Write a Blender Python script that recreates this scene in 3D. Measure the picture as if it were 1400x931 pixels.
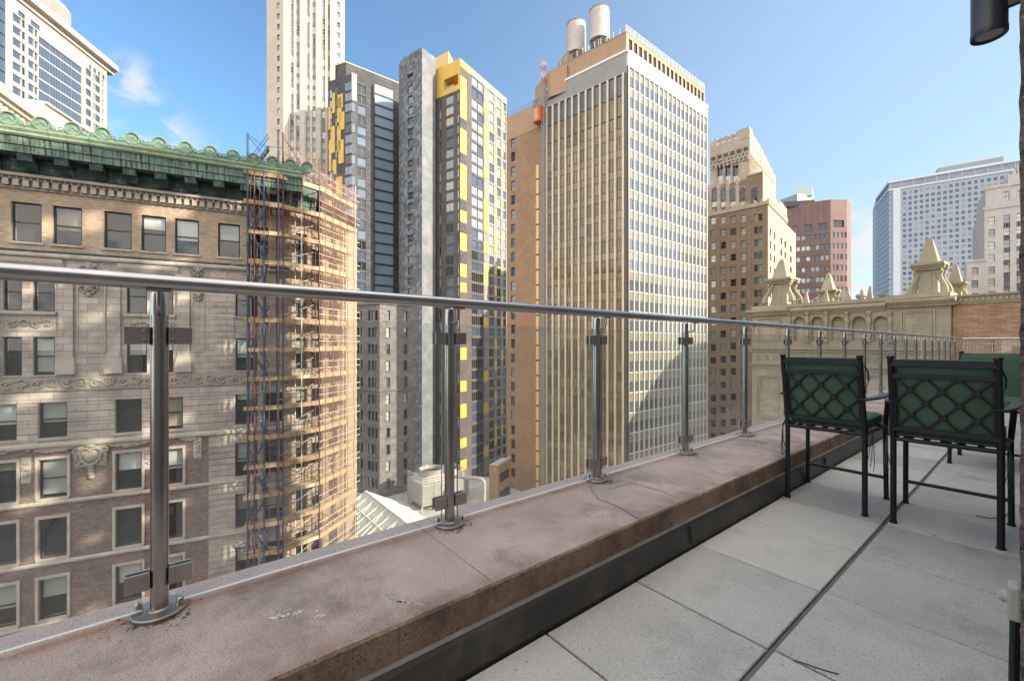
import bpy, bmesh, math, random
from mathutils import Vector, Matrix
S = bpy.context.scene
R = math.radians
random.seed(7)
for o in list(bpy.data.objects): bpy.data.objects.remove(o)

# ------------------------------------------------------------------ camera, sky, sun, exposure
YAW = 51.5; FPX = 580.0; HZ = 471.0; EYE = 1.17
cam = bpy.data.objects.new('camera', bpy.data.cameras.new('camera'))
S.collection.objects.link(cam); S.camera = cam
cam.location = (0, 0, EYE); cam.rotation_euler = (R(90), 0, R(YAW))
cam.data.sensor_width = 36; cam.data.lens = FPX/1400*36
cam.data.shift_y = (HZ-465.5)/1400
cam.data.clip_start = 0.02; cam.data.clip_end = 12000
FW = Vector((-math.sin(R(YAW)), math.cos(R(YAW)), 0)); RT = Vector((math.cos(R(YAW)), math.sin(R(YAW)), 0))

SUN_AZ, SUN_EL = 108.0, 25.0                      # degrees right of the view axis, degrees up
sa = R(SUN_AZ-YAW)                                # clockwise from +Y
SUND = Vector((math.sin(sa)*math.cos(R(SUN_EL)), math.cos(sa)*math.cos(R(SUN_EL)), math.sin(R(SUN_EL))))
sun = bpy.data.objects.new('sun', bpy.data.lights.new('sun', 'SUN'))
S.collection.objects.link(sun)
sun.rotation_euler = SUND.to_track_quat('Z', 'Y').to_euler()
sun.data.energy = 4.8; sun.data.angle = R(0.45); sun.data.color = (1, .88, .72)
S.view_settings.view_transform = 'Standard'; S.view_settings.look = 'None'
S.view_settings.gamma = 1; S.view_settings.use_curve_mapping = False
S.view_settings.exposure = 0.88
S.cycles.max_bounces = 8; S.cycles.transparent_max_bounces = 24; S.cycles.glossy_bounces = 4
S.cycles.use_denoising = True
S.cycles.caustics_reflective = False; S.cycles.caustics_refractive = False
S.cycles.sample_clamp_indirect = 4

w = bpy.data.worlds.new('World'); S.world = w; w.use_nodes = True
nt = w.node_tree; nt.nodes.clear()
def wn(t, **k):
    n = nt.nodes.new(t)
    for a, b in k.items(): setattr(n, a, b)
    return n
sky = wn('ShaderNodeTexSky', sky_type='NISHITA', sun_disc=False, sun_elevation=R(SUN_EL), sun_rotation=sa,
         altitude=20, air_density=1.0, dust_density=1.2, ozone_density=2.0)
SKY_STRENGTH = 0.15; SKYTINT = (.78, .98, 1.04, 1); FILLDECK = 9.0
bg = wn('ShaderNodeBackground'); bg.inputs['Strength'].default_value = SKY_STRENGTH
wo = wn('ShaderNodeOutputWorld')
tc = wn('ShaderNodeTexCoord')
def skydir(px, py):
    d = FW + RT*((px-700)/FPX) + Vector((0, 0, (HZ-py)/FPX)); return d.normalized()
# thin clouds: noise over the sky directions, gathered in a few banks
mp = wn('ShaderNodeMapping'); mp.inputs['Scale'].default_value = (5, 5, 9)
nz = wn('ShaderNodeTexNoise'); nz.inputs['Scale'].default_value = 2.6; nz.inputs['Detail'].default_value = 9; nz.inputs['Roughness'].default_value = .6
nz.inputs['Distortion'].default_value = .5
nt.links.new(tc.outputs['Generated'], mp.inputs['Vector']); nt.links.new(mp.outputs[0], nz.inputs['Vector'])
acc = None
for px, py, rad, amt in ((184, 114, .058, .85), (215, 212, .11, 1.0), (168, 178, .06, .9), (1180, 325, .10, .95), (1185, 395, .12, 1.1), (1420, 330, .2, .6), (1280, 250, .03, .4)):
    d = skydir(px, py)
    vm = wn('ShaderNodeVectorMath', operation='DISTANCE'); vm.inputs[1].default_value = d
    nt.links.new(tc.outputs['Generated'], vm.inputs[0])
    mr = wn('ShaderNodeMapRange', interpolation_type='SMOOTHSTEP'); mr.inputs[1].default_value = 0; mr.inputs[2].default_value = rad
    mr.inputs[3].default_value = amt; mr.inputs[4].default_value = 0
    nt.links.new(vm.outputs['Value'], mr.inputs[0])
    if acc is None: acc = mr.outputs[0]
    else:
        m = wn('ShaderNodeMath', operation='MAXIMUM'); nt.links.new(acc, m.inputs[0]); nt.links.new(mr.outputs[0], m.inputs[1]); acc = m.outputs[0]
cr = wn('ShaderNodeMapRange', interpolation_type='SMOOTHSTEP')
cr.inputs[1].default_value = .40; cr.inputs[2].default_value = .62
nt.links.new(nz.outputs['Fac'], cr.inputs[0])
mu = wn('ShaderNodeMath', operation='MULTIPLY', use_clamp=True); nt.links.new(acc, mu.inputs[0]); nt.links.new(cr.outputs[0], mu.inputs[1])
CLOUD = (3.3, 3.35, 3.45, 1)
gr = wn('ShaderNodeMixRGB', blend_type='MULTIPLY'); gr.inputs[0].default_value = 1; gr.inputs[2].default_value = SKYTINT
nt.links.new(sky.outputs[0], gr.inputs[1])
mx = wn('ShaderNodeMixRGB'); mx.inputs[2].default_value = CLOUD
nt.links.new(mu.outputs[0], mx.inputs[0]); nt.links.new(gr.outputs[0], mx.inputs[1])
# thin bright veil of haze on the sunward side
vd = wn('ShaderNodeVectorMath', operation='DISTANCE'); vd.inputs[1].default_value = skydir(1450, 300); nt.links.new(tc.outputs['Generated'], vd.inputs[0])
vr = wn('ShaderNodeMapRange', interpolation_type='SMOOTHSTEP'); vr.inputs[1].default_value = 1.35; vr.inputs[2].default_value = .1; vr.inputs[3].default_value = 0; vr.inputs[4].default_value = .56; nt.links.new(vd.outputs['Value'], vr.inputs[0])
mx0 = wn('ShaderNodeMixRGB'); mx0.inputs[2].default_value = (2.45, 3.0, 3.75, 1); nt.links.new(vr.outputs[0], mx0.inputs[0]); nt.links.new(gr.outputs[0], mx0.inputs[1]); nt.links.new(mx0.outputs[0], mx.inputs[1])
# added cloud deck behind and above the viewer, out of view, to fill shade
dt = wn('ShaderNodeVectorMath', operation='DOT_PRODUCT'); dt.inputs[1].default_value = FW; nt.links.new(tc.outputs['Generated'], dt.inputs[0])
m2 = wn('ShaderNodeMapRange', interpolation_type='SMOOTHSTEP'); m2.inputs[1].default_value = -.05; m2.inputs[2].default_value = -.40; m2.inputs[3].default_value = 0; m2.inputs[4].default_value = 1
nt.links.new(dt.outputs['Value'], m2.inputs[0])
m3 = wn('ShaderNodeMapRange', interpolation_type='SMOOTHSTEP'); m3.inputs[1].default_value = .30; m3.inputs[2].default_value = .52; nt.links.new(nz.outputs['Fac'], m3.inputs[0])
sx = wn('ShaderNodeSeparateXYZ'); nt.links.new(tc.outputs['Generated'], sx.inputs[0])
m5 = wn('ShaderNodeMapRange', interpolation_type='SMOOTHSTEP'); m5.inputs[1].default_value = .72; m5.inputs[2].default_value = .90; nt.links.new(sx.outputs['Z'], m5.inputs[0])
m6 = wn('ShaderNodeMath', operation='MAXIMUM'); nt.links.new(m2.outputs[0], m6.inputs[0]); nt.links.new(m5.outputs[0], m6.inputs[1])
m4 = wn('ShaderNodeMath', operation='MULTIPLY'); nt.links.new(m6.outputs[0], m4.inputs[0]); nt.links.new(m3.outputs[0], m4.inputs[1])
mx2 = wn('ShaderNodeMixRGB'); mx2.inputs[2].default_value = (*[c*FILLDECK for c in (1.06, 1.0, .93)], 1)
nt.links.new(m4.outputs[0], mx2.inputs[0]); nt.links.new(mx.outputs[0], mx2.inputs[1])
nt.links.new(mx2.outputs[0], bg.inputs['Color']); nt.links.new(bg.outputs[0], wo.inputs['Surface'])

# ------------------------------------------------------------------ materials
def mat(name, col, rough=.7, metal=0, var=.2, vs=1.5, bump=0, bs=60, brick=None, stain=None, streak=None, spec=.5, speck=None, rotz=False):
    m = bpy.data.materials.new(name); m.use_nodes = True
    t = m.node_tree; N = t.nodes; L = t.links
    b = N['Principled BSDF']; b.inputs['Roughness'].default_value = rough; b.inputs['Metallic'].default_value = metal
    b.inputs['Specular IOR Level'].default_value = spec
    tcn = N.new('ShaderNodeTexCoord')
    c4 = (*col, 1)
    def noise(scale, detail=6, vec=None, ro=.6):
        n = N.new('ShaderNodeTexNoise'); n.inputs['Scale'].default_value = scale; n.inputs['Detail'].default_value = detail; n.inputs['Roughness'].default_value = ro
        L.new(vec or tcn.outputs['Object'], n.inputs['Vector']); return n.outputs['Fac']
    def ramp(src, a, bb):
        r = N.new('ShaderNodeMapRange'); r.inputs[1].default_value = a; r.inputs[2].default_value = bb; L.new(src, r.inputs[0]); return r.outputs[0]
    def mix(f, a, bb, mode='MIX'):
        x = N.new('ShaderNodeMixRGB'); x.blend_type = mode
        for i, s in ((0, f), (1, a), (2, bb)):
            if isinstance(s, (int, float)): x.inputs[i].default_value = s
            elif isinstance(s, tuple): x.inputs[i].default_value = s
            else: L.new(s, x.inputs[i])
        return x.outputs[0]
    hgt = None
    if brick:
        bw, bh, mort, mcol, cv = brick
        br = N.new('ShaderNodeTexBrick'); L.new(tcn.outputs['UV'], br.inputs['Vector'])
        br.inputs['Scale'].default_value = 1; br.inputs['Brick Width'].default_value = bw; br.inputs['Row Height'].default_value = bh
        br.inputs['Mortar Size'].default_value = mort; br.inputs['Mortar Smooth'].default_value = .2; br.inputs['Bias'].default_value = 0
        br.inputs['Color1'].default_value = tuple(x*(1-cv) for x in col)+(1,); br.inputs['Color2'].default_value = tuple(min(1, x*(1+cv)) for x in col)+(1,)
        br.inputs['Mortar'].default_value = (*mcol, 1)
        c = br.outputs['Color']; hgt = br.outputs['Fac']
    else: c = c4
    if var:
        f = ramp(noise(vs), .3, .7)
        c = mix(1.0, c, mix(f, (1-var,)*3+(1,), (1+var*.6,)*3+(1,)), 'MULTIPLY')
    if stain:
        sc, lo, hi, scol = stain
        c = mix(ramp(noise(sc, 9, ro=.7), lo, hi), c, (*scol, 1))
    if streak:
        sx, lo, hi, scol = streak
        mpn = N.new('ShaderNodeMapping'); mpn.inputs['Scale'].default_value = (sx, .25, 1)
        L.new(tcn.outputs['UV'], mpn.inputs['Vector'])
        c = mix(ramp(noise(1.6, 5, mpn.outputs[0]), lo, hi), c, (*scol, 1))
    if speck:
        sc, lo, hi, scol = speck
        c = mix(ramp(noise(sc, 3, ro=.8), lo, hi), c, (*scol, 1))
    if isinstance(c, tuple): b.inputs['Base Color'].default_value = c
    else: L.new(c, b.inputs['Base Color'])
    if bump or brick:
        bn = N.new('ShaderNodeBump'); bn.inputs['Distance'].default_value = .02
        if brick:
            bn.inputs['Strength'].default_value = .6
            inv = N.new('ShaderNodeMath'); inv.operation = 'SUBTRACT'; inv.inputs[0].default_value = 1; L.new(hgt, inv.inputs[1]); L.new(inv.outputs[0], bn.inputs['Height'])
        else:
            bn.inputs['Strength'].default_value = bump; L.new(noise(bs, 6), bn.inputs['Height'])
        L.new(bn.outputs[0], b.inputs['Normal'])
    return m
def glassy(name, col, refl=.25, tint=(.9, .95, 1), rough=.03, wob=.0, wsc=.6, ior=1.6, gmax=1.0):
    """opaque window glass: dark room tone under a mirror-like coat"""
    m = bpy.data.materials.new(name); m.use_nodes = True
    t = m.node_tree; N = t.nodes; L = t.links; N.remove(N['Principled BSDF'])
    d = N.new('ShaderNodeBsdfDiffuse'); d.inputs[0].default_value = (*col, 1)
    g = N.new('ShaderNodeBsdfGlossy'); g.inputs['Color'].default_value = (*tint, 1); g.inputs['Roughness'].default_value = rough
    fr = N.new('ShaderNodeLayerWeight'); fr.inputs['Blend'].default_value = .5
    pw = N.new('ShaderNodeMath'); pw.operation = 'POWER'; pw.inputs[1].default_value = 4.5; L.new(fr.outputs['Facing'], pw.inputs[0])
    mr = N.new('ShaderNodeMapRange'); mr.inputs[3].default_value = max(refl, ((ior-1)/(ior+1))**2); mr.inputs[4].default_value = gmax; L.new(pw.outputs[0], mr.inputs[0])
    mxs = N.new('ShaderNodeMixShader'); L.new(mr.outputs[0], mxs.inputs[0]); L.new(d.outputs[0], mxs.inputs[1]); L.new(g.outputs[0], mxs.inputs[2])
    if wob:
        tcn = N.new('ShaderNodeTexCoord'); n = N.new('ShaderNodeTexNoise'); n.inputs['Scale'].default_value = wsc; n.inputs['Detail'].default_value = 1
        gm = N.new('ShaderNodeNewGeometry'); L.new(gm.outputs['Position'], n.inputs['Vector'])
        bn = N.new('ShaderNodeBump'); bn.inputs['Strength'].default_value = wob; bn.inputs['Distance'].default_value = .1
        L.new(n.outputs[0], bn.inputs['Height']); L.new(bn.outputs[0], g.inputs['Normal'])
    L.new(mxs.outputs[0], N['Material Output'].inputs['Surface'])
    return m
def clear_glass(name, tint, refl=.0, ior=1.5, dust=0.0, dustcol=(.7, .72, .7), rough=0, gmax=1.0):
    m = bpy.data.materials.new(name); m.use_nodes = True
    t = m.node_tree; N = t.nodes; L = t.links; N.remove(N['Principled BSDF'])
    tr = N.new('ShaderNodeBsdfTransparent'); tr.inputs[0].default_value = (*tint, 1)
    g = N.new('ShaderNodeBsdfGlossy'); g.inputs['Roughness'].default_value = rough; g.inputs['Color'].default_value = (1, 1, 1, 1)
    fr = N.new('ShaderNodeLayerWeight'); fr.inputs['Blend'].default_value = .5
    pw = N.new('ShaderNodeMath'); pw.operation = 'POWER'; pw.inputs[1].default_value = 4.5; L.new(fr.outputs['Facing'], pw.inputs[0])
    mr = N.new('ShaderNodeMapRange'); mr.inputs[3].default_value = max(refl, ((ior-1)/(ior+1))**2); mr.inputs[4].default_value = gmax; L.new(pw.outputs[0], mr.inputs[0])
    a = N.new('ShaderNodeMixShader'); L.new(mr.outputs[0], a.inputs[0]); L.new(tr.outputs[0], a.inputs[1]); L.new(g.outputs[0], a.inputs[2])
    out = a.outputs[0]
    if dust:
        df = N.new('ShaderNodeBsdfDiffuse'); df.inputs[0].default_value = (*dustcol, 1)
        tcn = N.new('ShaderNodeTexCoord'); n = N.new('ShaderNodeTexNoise'); n.inputs['Scale'].default_value = 3; n.inputs['Detail'].default_value = 8; n.inputs['Roughness'].default_value = .7
        L.new(tcn.outputs['Object'], n.inputs['Vector'])
        mm = N.new('ShaderNodeMapRange'); mm.inputs[1].default_value = .3; mm.inputs[2].default_value = .8; mm.inputs[3].default_value = dust*.4; mm.inputs[4].default_value = dust*1.6
        L.new(n.outputs[0], mm.inputs[0])
        b2 = N.new('ShaderNodeMixShader'); L.new(mm.outputs[0], b2.inputs[0]); L.new(out, b2.inputs[1]); L.new(df.outputs[0], b2.inputs[2]); out = b2.outputs[0]
    L.new(out, N['Material Output'].inputs['Surface'])
    return m

# ------------------------------------------------------------------ mesh building
V = Vector
ORG = {}
def P(px, D): return FW*D + RT*((px-700)/FPX*D)          # point on the ray of a pixel column at depth D
def Zy(py, D): return EYE + (HZ-py)/FPX*D
def project(p):
    d = p.x*FW.x+p.y*FW.y; l = p.x*RT.x+p.y*RT.y
    if d < .05: return None
    return 700+FPX*l/d, HZ-FPX*(p.z-EYE)/d, d
class Face:
    """a vertical plane: origin o, direction d (to the right as seen from outside), outward normal n"""
    def __init__(s, p0, d, L=0):
        s.o = V((p0[0], p0[1], 0)); s.d = V((d[0], d[1], 0)).normalized(); s.n = V((s.d.y, -s.d.x, 0)); s.L = L
        s.ang = math.atan2(s.d.y, s.d.x)
    def pt(s, u, z, n=0): return s.o + s.d*u + s.n*n + V((0, 0, z))
    def u(s, px):                                           # where the ray of a pixel column meets the plane
        k = FW + RT*((px-700)/FPX)
        # k*t = o + d*u
        det = k.x*(-s.d.y) - k.y*(-s.d.x)
        t = (s.o.x*(-s.d.y) - s.o.y*(-s.d.x))/det
        return (k*t - s.o).dot(s.d)
    def depth(s, u): p = s.pt(u, 0); return p.dot(FW)
    def z(s, px, py): return Zy(py, s.depth(s.u(px)))
    def off(s, n): f = Face(s.o+s.n*n, s.d, s.L); return f
def FaceAz(px, D, az, px_end=None):
    o = P(px, D); d = FW*math.cos(R(az))+RT*math.sin(R(az))
    a = o + d; b = project(a); 
    if b[0] < px: d = -d
    f = Face(o, d)
    if px_end is not None: f.L = f.u(px_end)
    return f
def Face2(p, q): 
    p = V((p[0], p[1], 0)); q = V((q[0], q[1], 0)); return Face(p, q-p, (q-p).length)
class MB:
    def __init__(s): s.v = []; s.f = []; s.m = []; s.mats = []
    def mi(s, m):
        if m not in s.mats: s.mats.append(m)
        return s.mats.index(m)
    def poly(s, pts, m):
        i = len(s.v); s.v += [V(p) for p in pts]; s.f.append(list(range(i, i+len(pts)))); s.m.append(s.mi(m))
    def hexa(s, c, m):          # 8 corners: bottom 4 ccw, top 4 ccw
        i = len(s.v); s.v += [V(p) for p in c]; k = s.mi(m)
        for q in ((3, 2, 1, 0), (4, 5, 6, 7), (0, 1, 5, 4), (1, 2, 6, 5), (2, 3, 7, 6), (3, 0, 4, 7)):
            s.f.append([i+a for a in q]); s.m.append(k)
    def box(s, a, b, m):
        x0, y0, z0 = a; x1, y1, z1 = b
        s.hexa([(x0, y0, z0), (x1, y0, z0), (x1, y1, z0), (x0, y1, z0), (x0, y0, z1), (x1, y0, z1), (x1, y1, z1), (x0, y1, z1)], m)
    def fbox(s, F, u0, u1, z0, z1, n0, n1, m):   # n0 back, n1 front
        s.hexa([F.pt(u0, z0, n1), F.pt(u1, z0, n1), F.pt(u1, z0, n0), F.pt(u0, z0, n0), F.pt(u0, z1, n1), F.pt(u1, z1, n1), F.pt(u1, z1, n0), F.pt(u0, z1, n0)], m)
    def fquad(s, F, u0, u1, z0, z1, n, m): s.poly([F.pt(u0, z0, n), F.pt(u1, z0, n), F.pt(u1, z1, n), F.pt(u0, z1, n)], m)
    def prof(s, F, u0, u1, pr, m):               # extrude an (n, z) profile along the face
        k = s.mi(m); i = len(s.v); q = len(pr)
        for u in (u0, u1): s.v += [F.pt(u, z, n) for n, z in pr]
        for j in range(q):
            a = j; b = (j+1) % q; s.f.append([i+a, i+q+a, i+q+b, i+b][::-1]); s.m.append(k)
        s.f.append([i+j for j in range(q)]); s.m.append(k)
        s.f.append([i+q+j for j in range(q)][::-1]); s.m.append(k)
    def bar(s, a, b, w, h, m):                   # rectangular bar from a to b, w across, h the other way
        a = V(a); b = V(b); d = (b-a).normalized(); up = V((0, 0, 1)) if abs(d.z) < .95 else V((1, 0, 0))
        x = d.cross(up).normalized()*w/2; y = x.normalized().cross(d).normalized()*h/2
        s.hexa([a-x-y, a+x-y, b+x-y, b-x-y, a-x+y, a+x+y, b+x+y, b-x+y], m)
    def tube(s, pts, r, m, seg=8, cap=True):
        pts = [V(p) for p in pts]; k = s.mi(m); i0 = len(s.v); n = len(pts)
        rs = r if isinstance(r, (list, tuple)) else [r]*n
        pu = None
        for j, p in enumerate(pts):
            d = (pts[min(j+1, n-1)]-pts[max(j-1, 0)]).normalized()
            if pu is None:
                up = V((0, 0, 1)) if abs(d.z) < .95 else V((1, 0, 0)); x = d.cross(up).normalized()
            else: x = (pu - d*pu.dot(d)).normalized()
            pu = x; y = d.cross(x)
            for a in range(seg):
                t = 2*math.pi*a/seg; s.v.append(p + (x*math.cos(t)+y*math.sin(t))*rs[j])
        for j in range(n-1):
            for a in range(seg):
                b = (a+1) % seg; s.f.append([i0+j*seg+a, i0+j*seg+b, i0+(j+1)*seg+b, i0+(j+1)*seg+a]); s.m.append(k)
        if cap:
            s.f.append([i0+a for a in range(seg)][::-1]); s.m.append(k)
            s.f.append([i0+(n-1)*seg+a for a in range(seg)]); s.m.append(k)
    def lathe(s, c, pr, m, seg=16, ax=None):     # (r, h) profile about an axis at c
        c = V(c); k = s.mi(m); i0 = len(s.v); n = len(pr)
        ax = V(ax).normalized() if ax else V((0, 0, 1))
        x = ax.orthogonal().normalized() if abs(ax.z) < .99 else V((1, 0, 0)); y = ax.cross(x)
        for r, h in pr:
            for a in range(seg):
                t = 2*math.pi*a/seg; s.v.append(c+ax*h+(x*math.cos(t)+y*math.sin(t))*r)
        for j in range(n-1):
            for a in range(seg):
                b = (a+1) % seg; s.f.append([i0+j*seg+a, i0+j*seg+b, i0+(j+1)*seg+b, i0+(j+1)*seg+a]); s.m.append(k)
        s.f.append([i0+a for a in range(seg)][::-1]); s.m.append(k)
        s.f.append([i0+(n-1)*seg+a for a in range(seg)]); s.m.append(k)
    def lump(s, c, r, m, sx=(1, 1, 1), F=None, seg=8, rings=5):
        c = V(c); k = s.mi(m); i0 = len(s.v)
        for j in range(rings+1):
            th = math.pi*(j+.02)/(rings+.04)
            for a in range(seg):
                t = 2*math.pi*a/seg; q = V((math.sin(th)*math.cos(t)*sx[0], math.sin(th)*math.sin(t)*sx[1], math.cos(th)*sx[2]))*r
                s.v.append(c + (F.d*q.x + F.n*q.y + V((0, 0, q.z)) if F else q))
        for j in range(rings):
            for a in range(seg):
                b = (a+1) % seg; s.f.append([i0+j*seg+a, i0+(j+1)*seg+a, i0+(j+1)*seg+b, i0+j*seg+b]); s.m.append(k)
    def ring(s, F, u, z, n, R0, r, m, seg=20, a0=0, a1=360, sq=1.0):   # torus arc lying in a facade
        pts = [F.pt(u+R0*math.cos(R(a0+(a1-a0)*j/seg)), z+R0*sq*math.sin(R(a0+(a1-a0)*j/seg)), n) for j in range(seg+1)]
        s.tube(pts, r, m, 6)
    def wall(s, F, u0, u1, z0, z1, holes, m, dep=.3, rm=None, back=None):
        """a wall sheet with rectangular openings (u0,u1,z0,z1) and their reveals"""
        hs = [h for h in holes if h[1] > u0+.01 and h[0] < u1-.01 and h[3] > z0+.01 and h[2] < z1-.01]
        hs = [(max(h[0], u0), min(h[1], u1), max(h[2], z0), min(h[3], z1)) for h in hs]
        zs = sorted({round(z, 4) for h in hs for z in h[2:]} | {z0, z1})
        for a, b in zip(zs, zs[1:]):
            if b-a < 1e-3: continue
            mid = (a+b)/2; c = u0
            for h in sorted([h for h in hs if h[2] < mid < h[3]]):
                if h[0]-c > 1e-3: s.fquad(F, c, h[0], a, b, 0, m)
                c = max(c, h[1])
            if u1-c > 1e-3: s.fquad(F, c, u1, a, b, 0, m)
        rm = rm or m
        for a, b, c, d in hs:
            s.poly([F.pt(a, c, 0), F.pt(a, c, -dep), F.pt(a, d, -dep), F.pt(a, d, 0)], rm)
            s.poly([F.pt(b, c, -dep), F.pt(b, c, 0), F.pt(b, d, 0), F.pt(b, d, -dep)], rm)
            s.poly([F.pt(a, c, 0), F.pt(b, c, 0), F.pt(b, c, -dep), F.pt(a, c, -dep)], rm)
            s.poly([F.pt(a, d, -dep), F.pt(b, d, -dep), F.pt(b, d, 0), F.pt(a, d, 0)], rm)
            if back: s.fquad(F, a, b, c, d, -dep, back)
    def prism(s, pts, z0, z1, m, skip=(), roof=True, rm=None, floor=False):
        pts = [V((p[0], p[1], 0)) for p in pts]; n = len(pts)
        for j in range(n):
            if j in skip: continue
            a, b = pts[j], pts[(j+1) % n]
            s.poly([(a.x, a.y, z0), (b.x, b.y, z0), (b.x, b.y, z1), (a.x, a.y, z1)], m)
        if roof: s.poly([(p.x, p.y, z1) for p in pts], rm or m)
        if floor: s.poly([(p.x, p.y, z0) for p in reversed(pts)], m)
    def mesh(s, name, org=(0, 0, 0), smooth=False):
        me = bpy.data.meshes.new(name); org = V(org)
        me.from_pydata([p-org for p in s.v], [], s.f)
        for m in s.mats: me.materials.append(m)
        me.polygons.foreach_set('material_index', s.m)
        uv = me.uv_layers.new(name='UVMap').data
        vs = me.vertices
        for p in me.polygons:
            nn = p.normal
            if abs(nn.z) > .75:
                for li in p.loop_indices: c = vs[me.loops[li].vertex_index].co; uv[li].uv = (c.x, c.y)
            else:
                h = math.hypot(nn.x, nn.y) or 1; tx, ty = -nn.y/h, nn.x/h
                for li in p.loop_indices: c = vs[me.loops[li].vertex_index].co; uv[li].uv = (c.x*tx+c.y*ty, c.z)
        if smooth:
            me.polygons.foreach_set('use_smooth', [True]*len(me.polygons))
            try: me.set_sharp_from_angle(angle=R(38))
            except Exception: pass
        me.update(); return me
    def build(s, name, parent=None, smooth=False, bevel=None, org=None, label=None, kind=None):
        if not s.f: return None
        if parent is not None: org = ORG[parent.name]
        org = V(org or (0, 0, 0))
        o = bpy.data.objects.new(name, s.mesh(name, org, smooth)); S.collection.objects.link(o)
        if parent is not None: o.parent = parent
        else: o.location = org
        ORG[o.name] = org
        if bevel:
            b = o.modifiers.new('bevel', 'BEVEL'); b.width = bevel[0]; b.segments = bevel[1]; b.limit_method = 'ANGLE'
        if label: o['label'] = label
        if kind: o['kind'] = kind
        return o
def thing(name, label, cat, loc=(0, 0, 0), group=None):
    o = bpy.data.objects.new(name, None); S.collection.objects.link(o); o.location = loc; o.empty_display_size = .3
    o['label'] = label; o['category'] = cat
    if group: o['group'] = group
    ORG[o.name] = V(loc); return o
def tag(o, label, cat, group=None):
    o['label'] = label; o['category'] = cat
    if group: o['group'] = group
    return o

# windows: kept in a list per building; the hundred that show largest become parts of their own
WINMESH = {}
def winmesh(w, h, style, frame, glass):
    key = (round(w, 2), round(h, 2), style, frame.name, glass.name)
    if key in WINMESH: return WINMESH[key]
    b = MB(); t = min(.07, w*.07) if style != 'bare' else .02
    F = Face((-w/2, 0), (1, 0))
    if style == 'far': t = max(.09, w*.07)
    z0 = -h/2
    b.fbox(F, 0, w, z0, z0+t, -.06, .03, frame); b.fbox(F, 0, w, z0+h-t, z0+h, -.06, .03, frame)
    b.fbox(F, 0, t, z0+t, z0+h-t, -.06, .03, frame); b.fbox(F, w-t, w, z0+t, z0+h-t, -.06, .03, frame)
    b.fquad(F, t, w-t, z0+t, z0+h-t, -.03, glass)
    if style in ('sash', 'far2', 'double'): b.fbox(F, t, w-t, -t*.6, t*.6, -.04, .02, frame)
    n = {'trip': 3, 'double': 2, 'ribbon': 6, 'case': 2, 'quad': 4, 'far2': 2}.get(style, 1)
    for j in range(1, n):
        x = w*j/n; tm = .07 if style == 'ribbon' else t*.5; b.fbox(F, x-tm, x+tm, z0+t, z0+h-t, -.04, .025, frame)
    me = b.mesh('window'); WINMESH[key] = me; return me
class Wins:
    def __init__(s): s.L = []
    def add(s, F, u0, u1, z0, z1, style, frame, glass, n=-.2): s.L.append((F, (u0+u1)/2, (z0+z1)/2, u1-u0, z1-z0, style, frame, glass, n))
    def finish(s, th, limit=100, minpx=5.0):
        sc = []
        for i, (F, u, z, w, h, st, fr, gl, n) in enumerate(s.L):
            p = F.pt(u, z, n); q = project(p); a = 0
            if q and -10 < q[0] < 1400 and -10 < q[1] < 931 and F.n.dot(p-V((0, 0, EYE))) < 0:
                a = w*h*abs(F.n.dot((p-V((0, 0, EYE))).normalized()))*(FPX/q[2])**2
            sc.append((a, i))
        sc.sort(reverse=True)
        ind = {i for a, i in sc[:limit] if a > minpx}
        rest = MB(); o0 = ORG[th.name]
        for i, (F, u, z, w, h, st, fr, gl, n) in enumerate(s.L):
            me = winmesh(w, h, st, fr, gl); p = F.pt(u, z, n)
            if i in ind:
                o = bpy.data.objects.new('window', me); S.collection.objects.link(o); o.parent = th
                o.location = p-o0; o.rotation_euler = (0, 0, F.ang)
            else:
                M4 = Matrix.Translation(p) @ Matrix.Rotation(F.ang, 4, 'Z'); i0 = len(rest.v)
                rest.v += [M4 @ v.co for v in me.vertices]
                for pl in me.polygons:
                    rest.f.append([i0+k for k in pl.vertices]); rest.m.append(rest.mi(me.materials[pl.material_index]))
        if rest.f: rest.build('window', th, kind='stuff')
# ------------------------------------------------------------------ the palette
LIME = mat('limestone', (.41, .355, .31), .85, var=.22, vs=.8, brick=(1.05, .42, .012, (.14, .115, .10), .12), stain=(.5, .50, .80, (.17, .14, .12)))
LIMEP = mat('limestone_trim', (.42, .365, .31), .85, var=.25, vs=1.2, bump=.3, bs=25, stain=(2.2, .55, .85, (.2, .17, .14)))
LIMEC = mat('limestone_carving', (.36, .31, .26), .9, var=.3, vs=3, bump=.4, bs=30, stain=(3, .45, .75, (.10, .085, .07)))
TANBR = mat('tan_brick', (.40, .295, .205), .9, var=.2, vs=.7, brick=(.21, .072, .009, (.42, .35, .28), .22))
REDBR = mat('brown_brick', (.185, .13, .108), .9, var=.25, vs=.7, brick=(.21, .075, .010, (.19, .15, .13), .35))
COPPER = mat('copper_patina', (.15, .235, .18), .8, var=.4, vs=1.5, streak=(5.0, .46, .62, (.016, .028, .03)), stain=(1.3, .55, .8, (.17, .17, .10)), speck=(4, .6, .72, (.23, .29, .21)))
COPPERT = mat('copper_patina_lit_top', (.25, .34, .23), .8, var=.3, vs=2, stain=(1.6, .5, .75, (.30, .34, .17)), streak=(5, .6, .75, (.06, .10, .08)))  # paler than the face: the lit top edge is put into the colour
COPPERL = mat('copper_patina_light', (.16, .255, .19), .8, var=.35, vs=3, stain=(2.5, .5, .75, (.22, .29, .15)), speck=(9, .58, .7, (.05, .09, .075)))
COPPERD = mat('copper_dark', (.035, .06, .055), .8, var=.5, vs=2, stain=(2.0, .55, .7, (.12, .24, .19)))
BLKFR = mat('black_window_frame', (.022, .018, .016), .55, var=.1)
INTER = mat('room_dark', (.022, .021, .02), .9, var=.6, vs=1.1)
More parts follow.
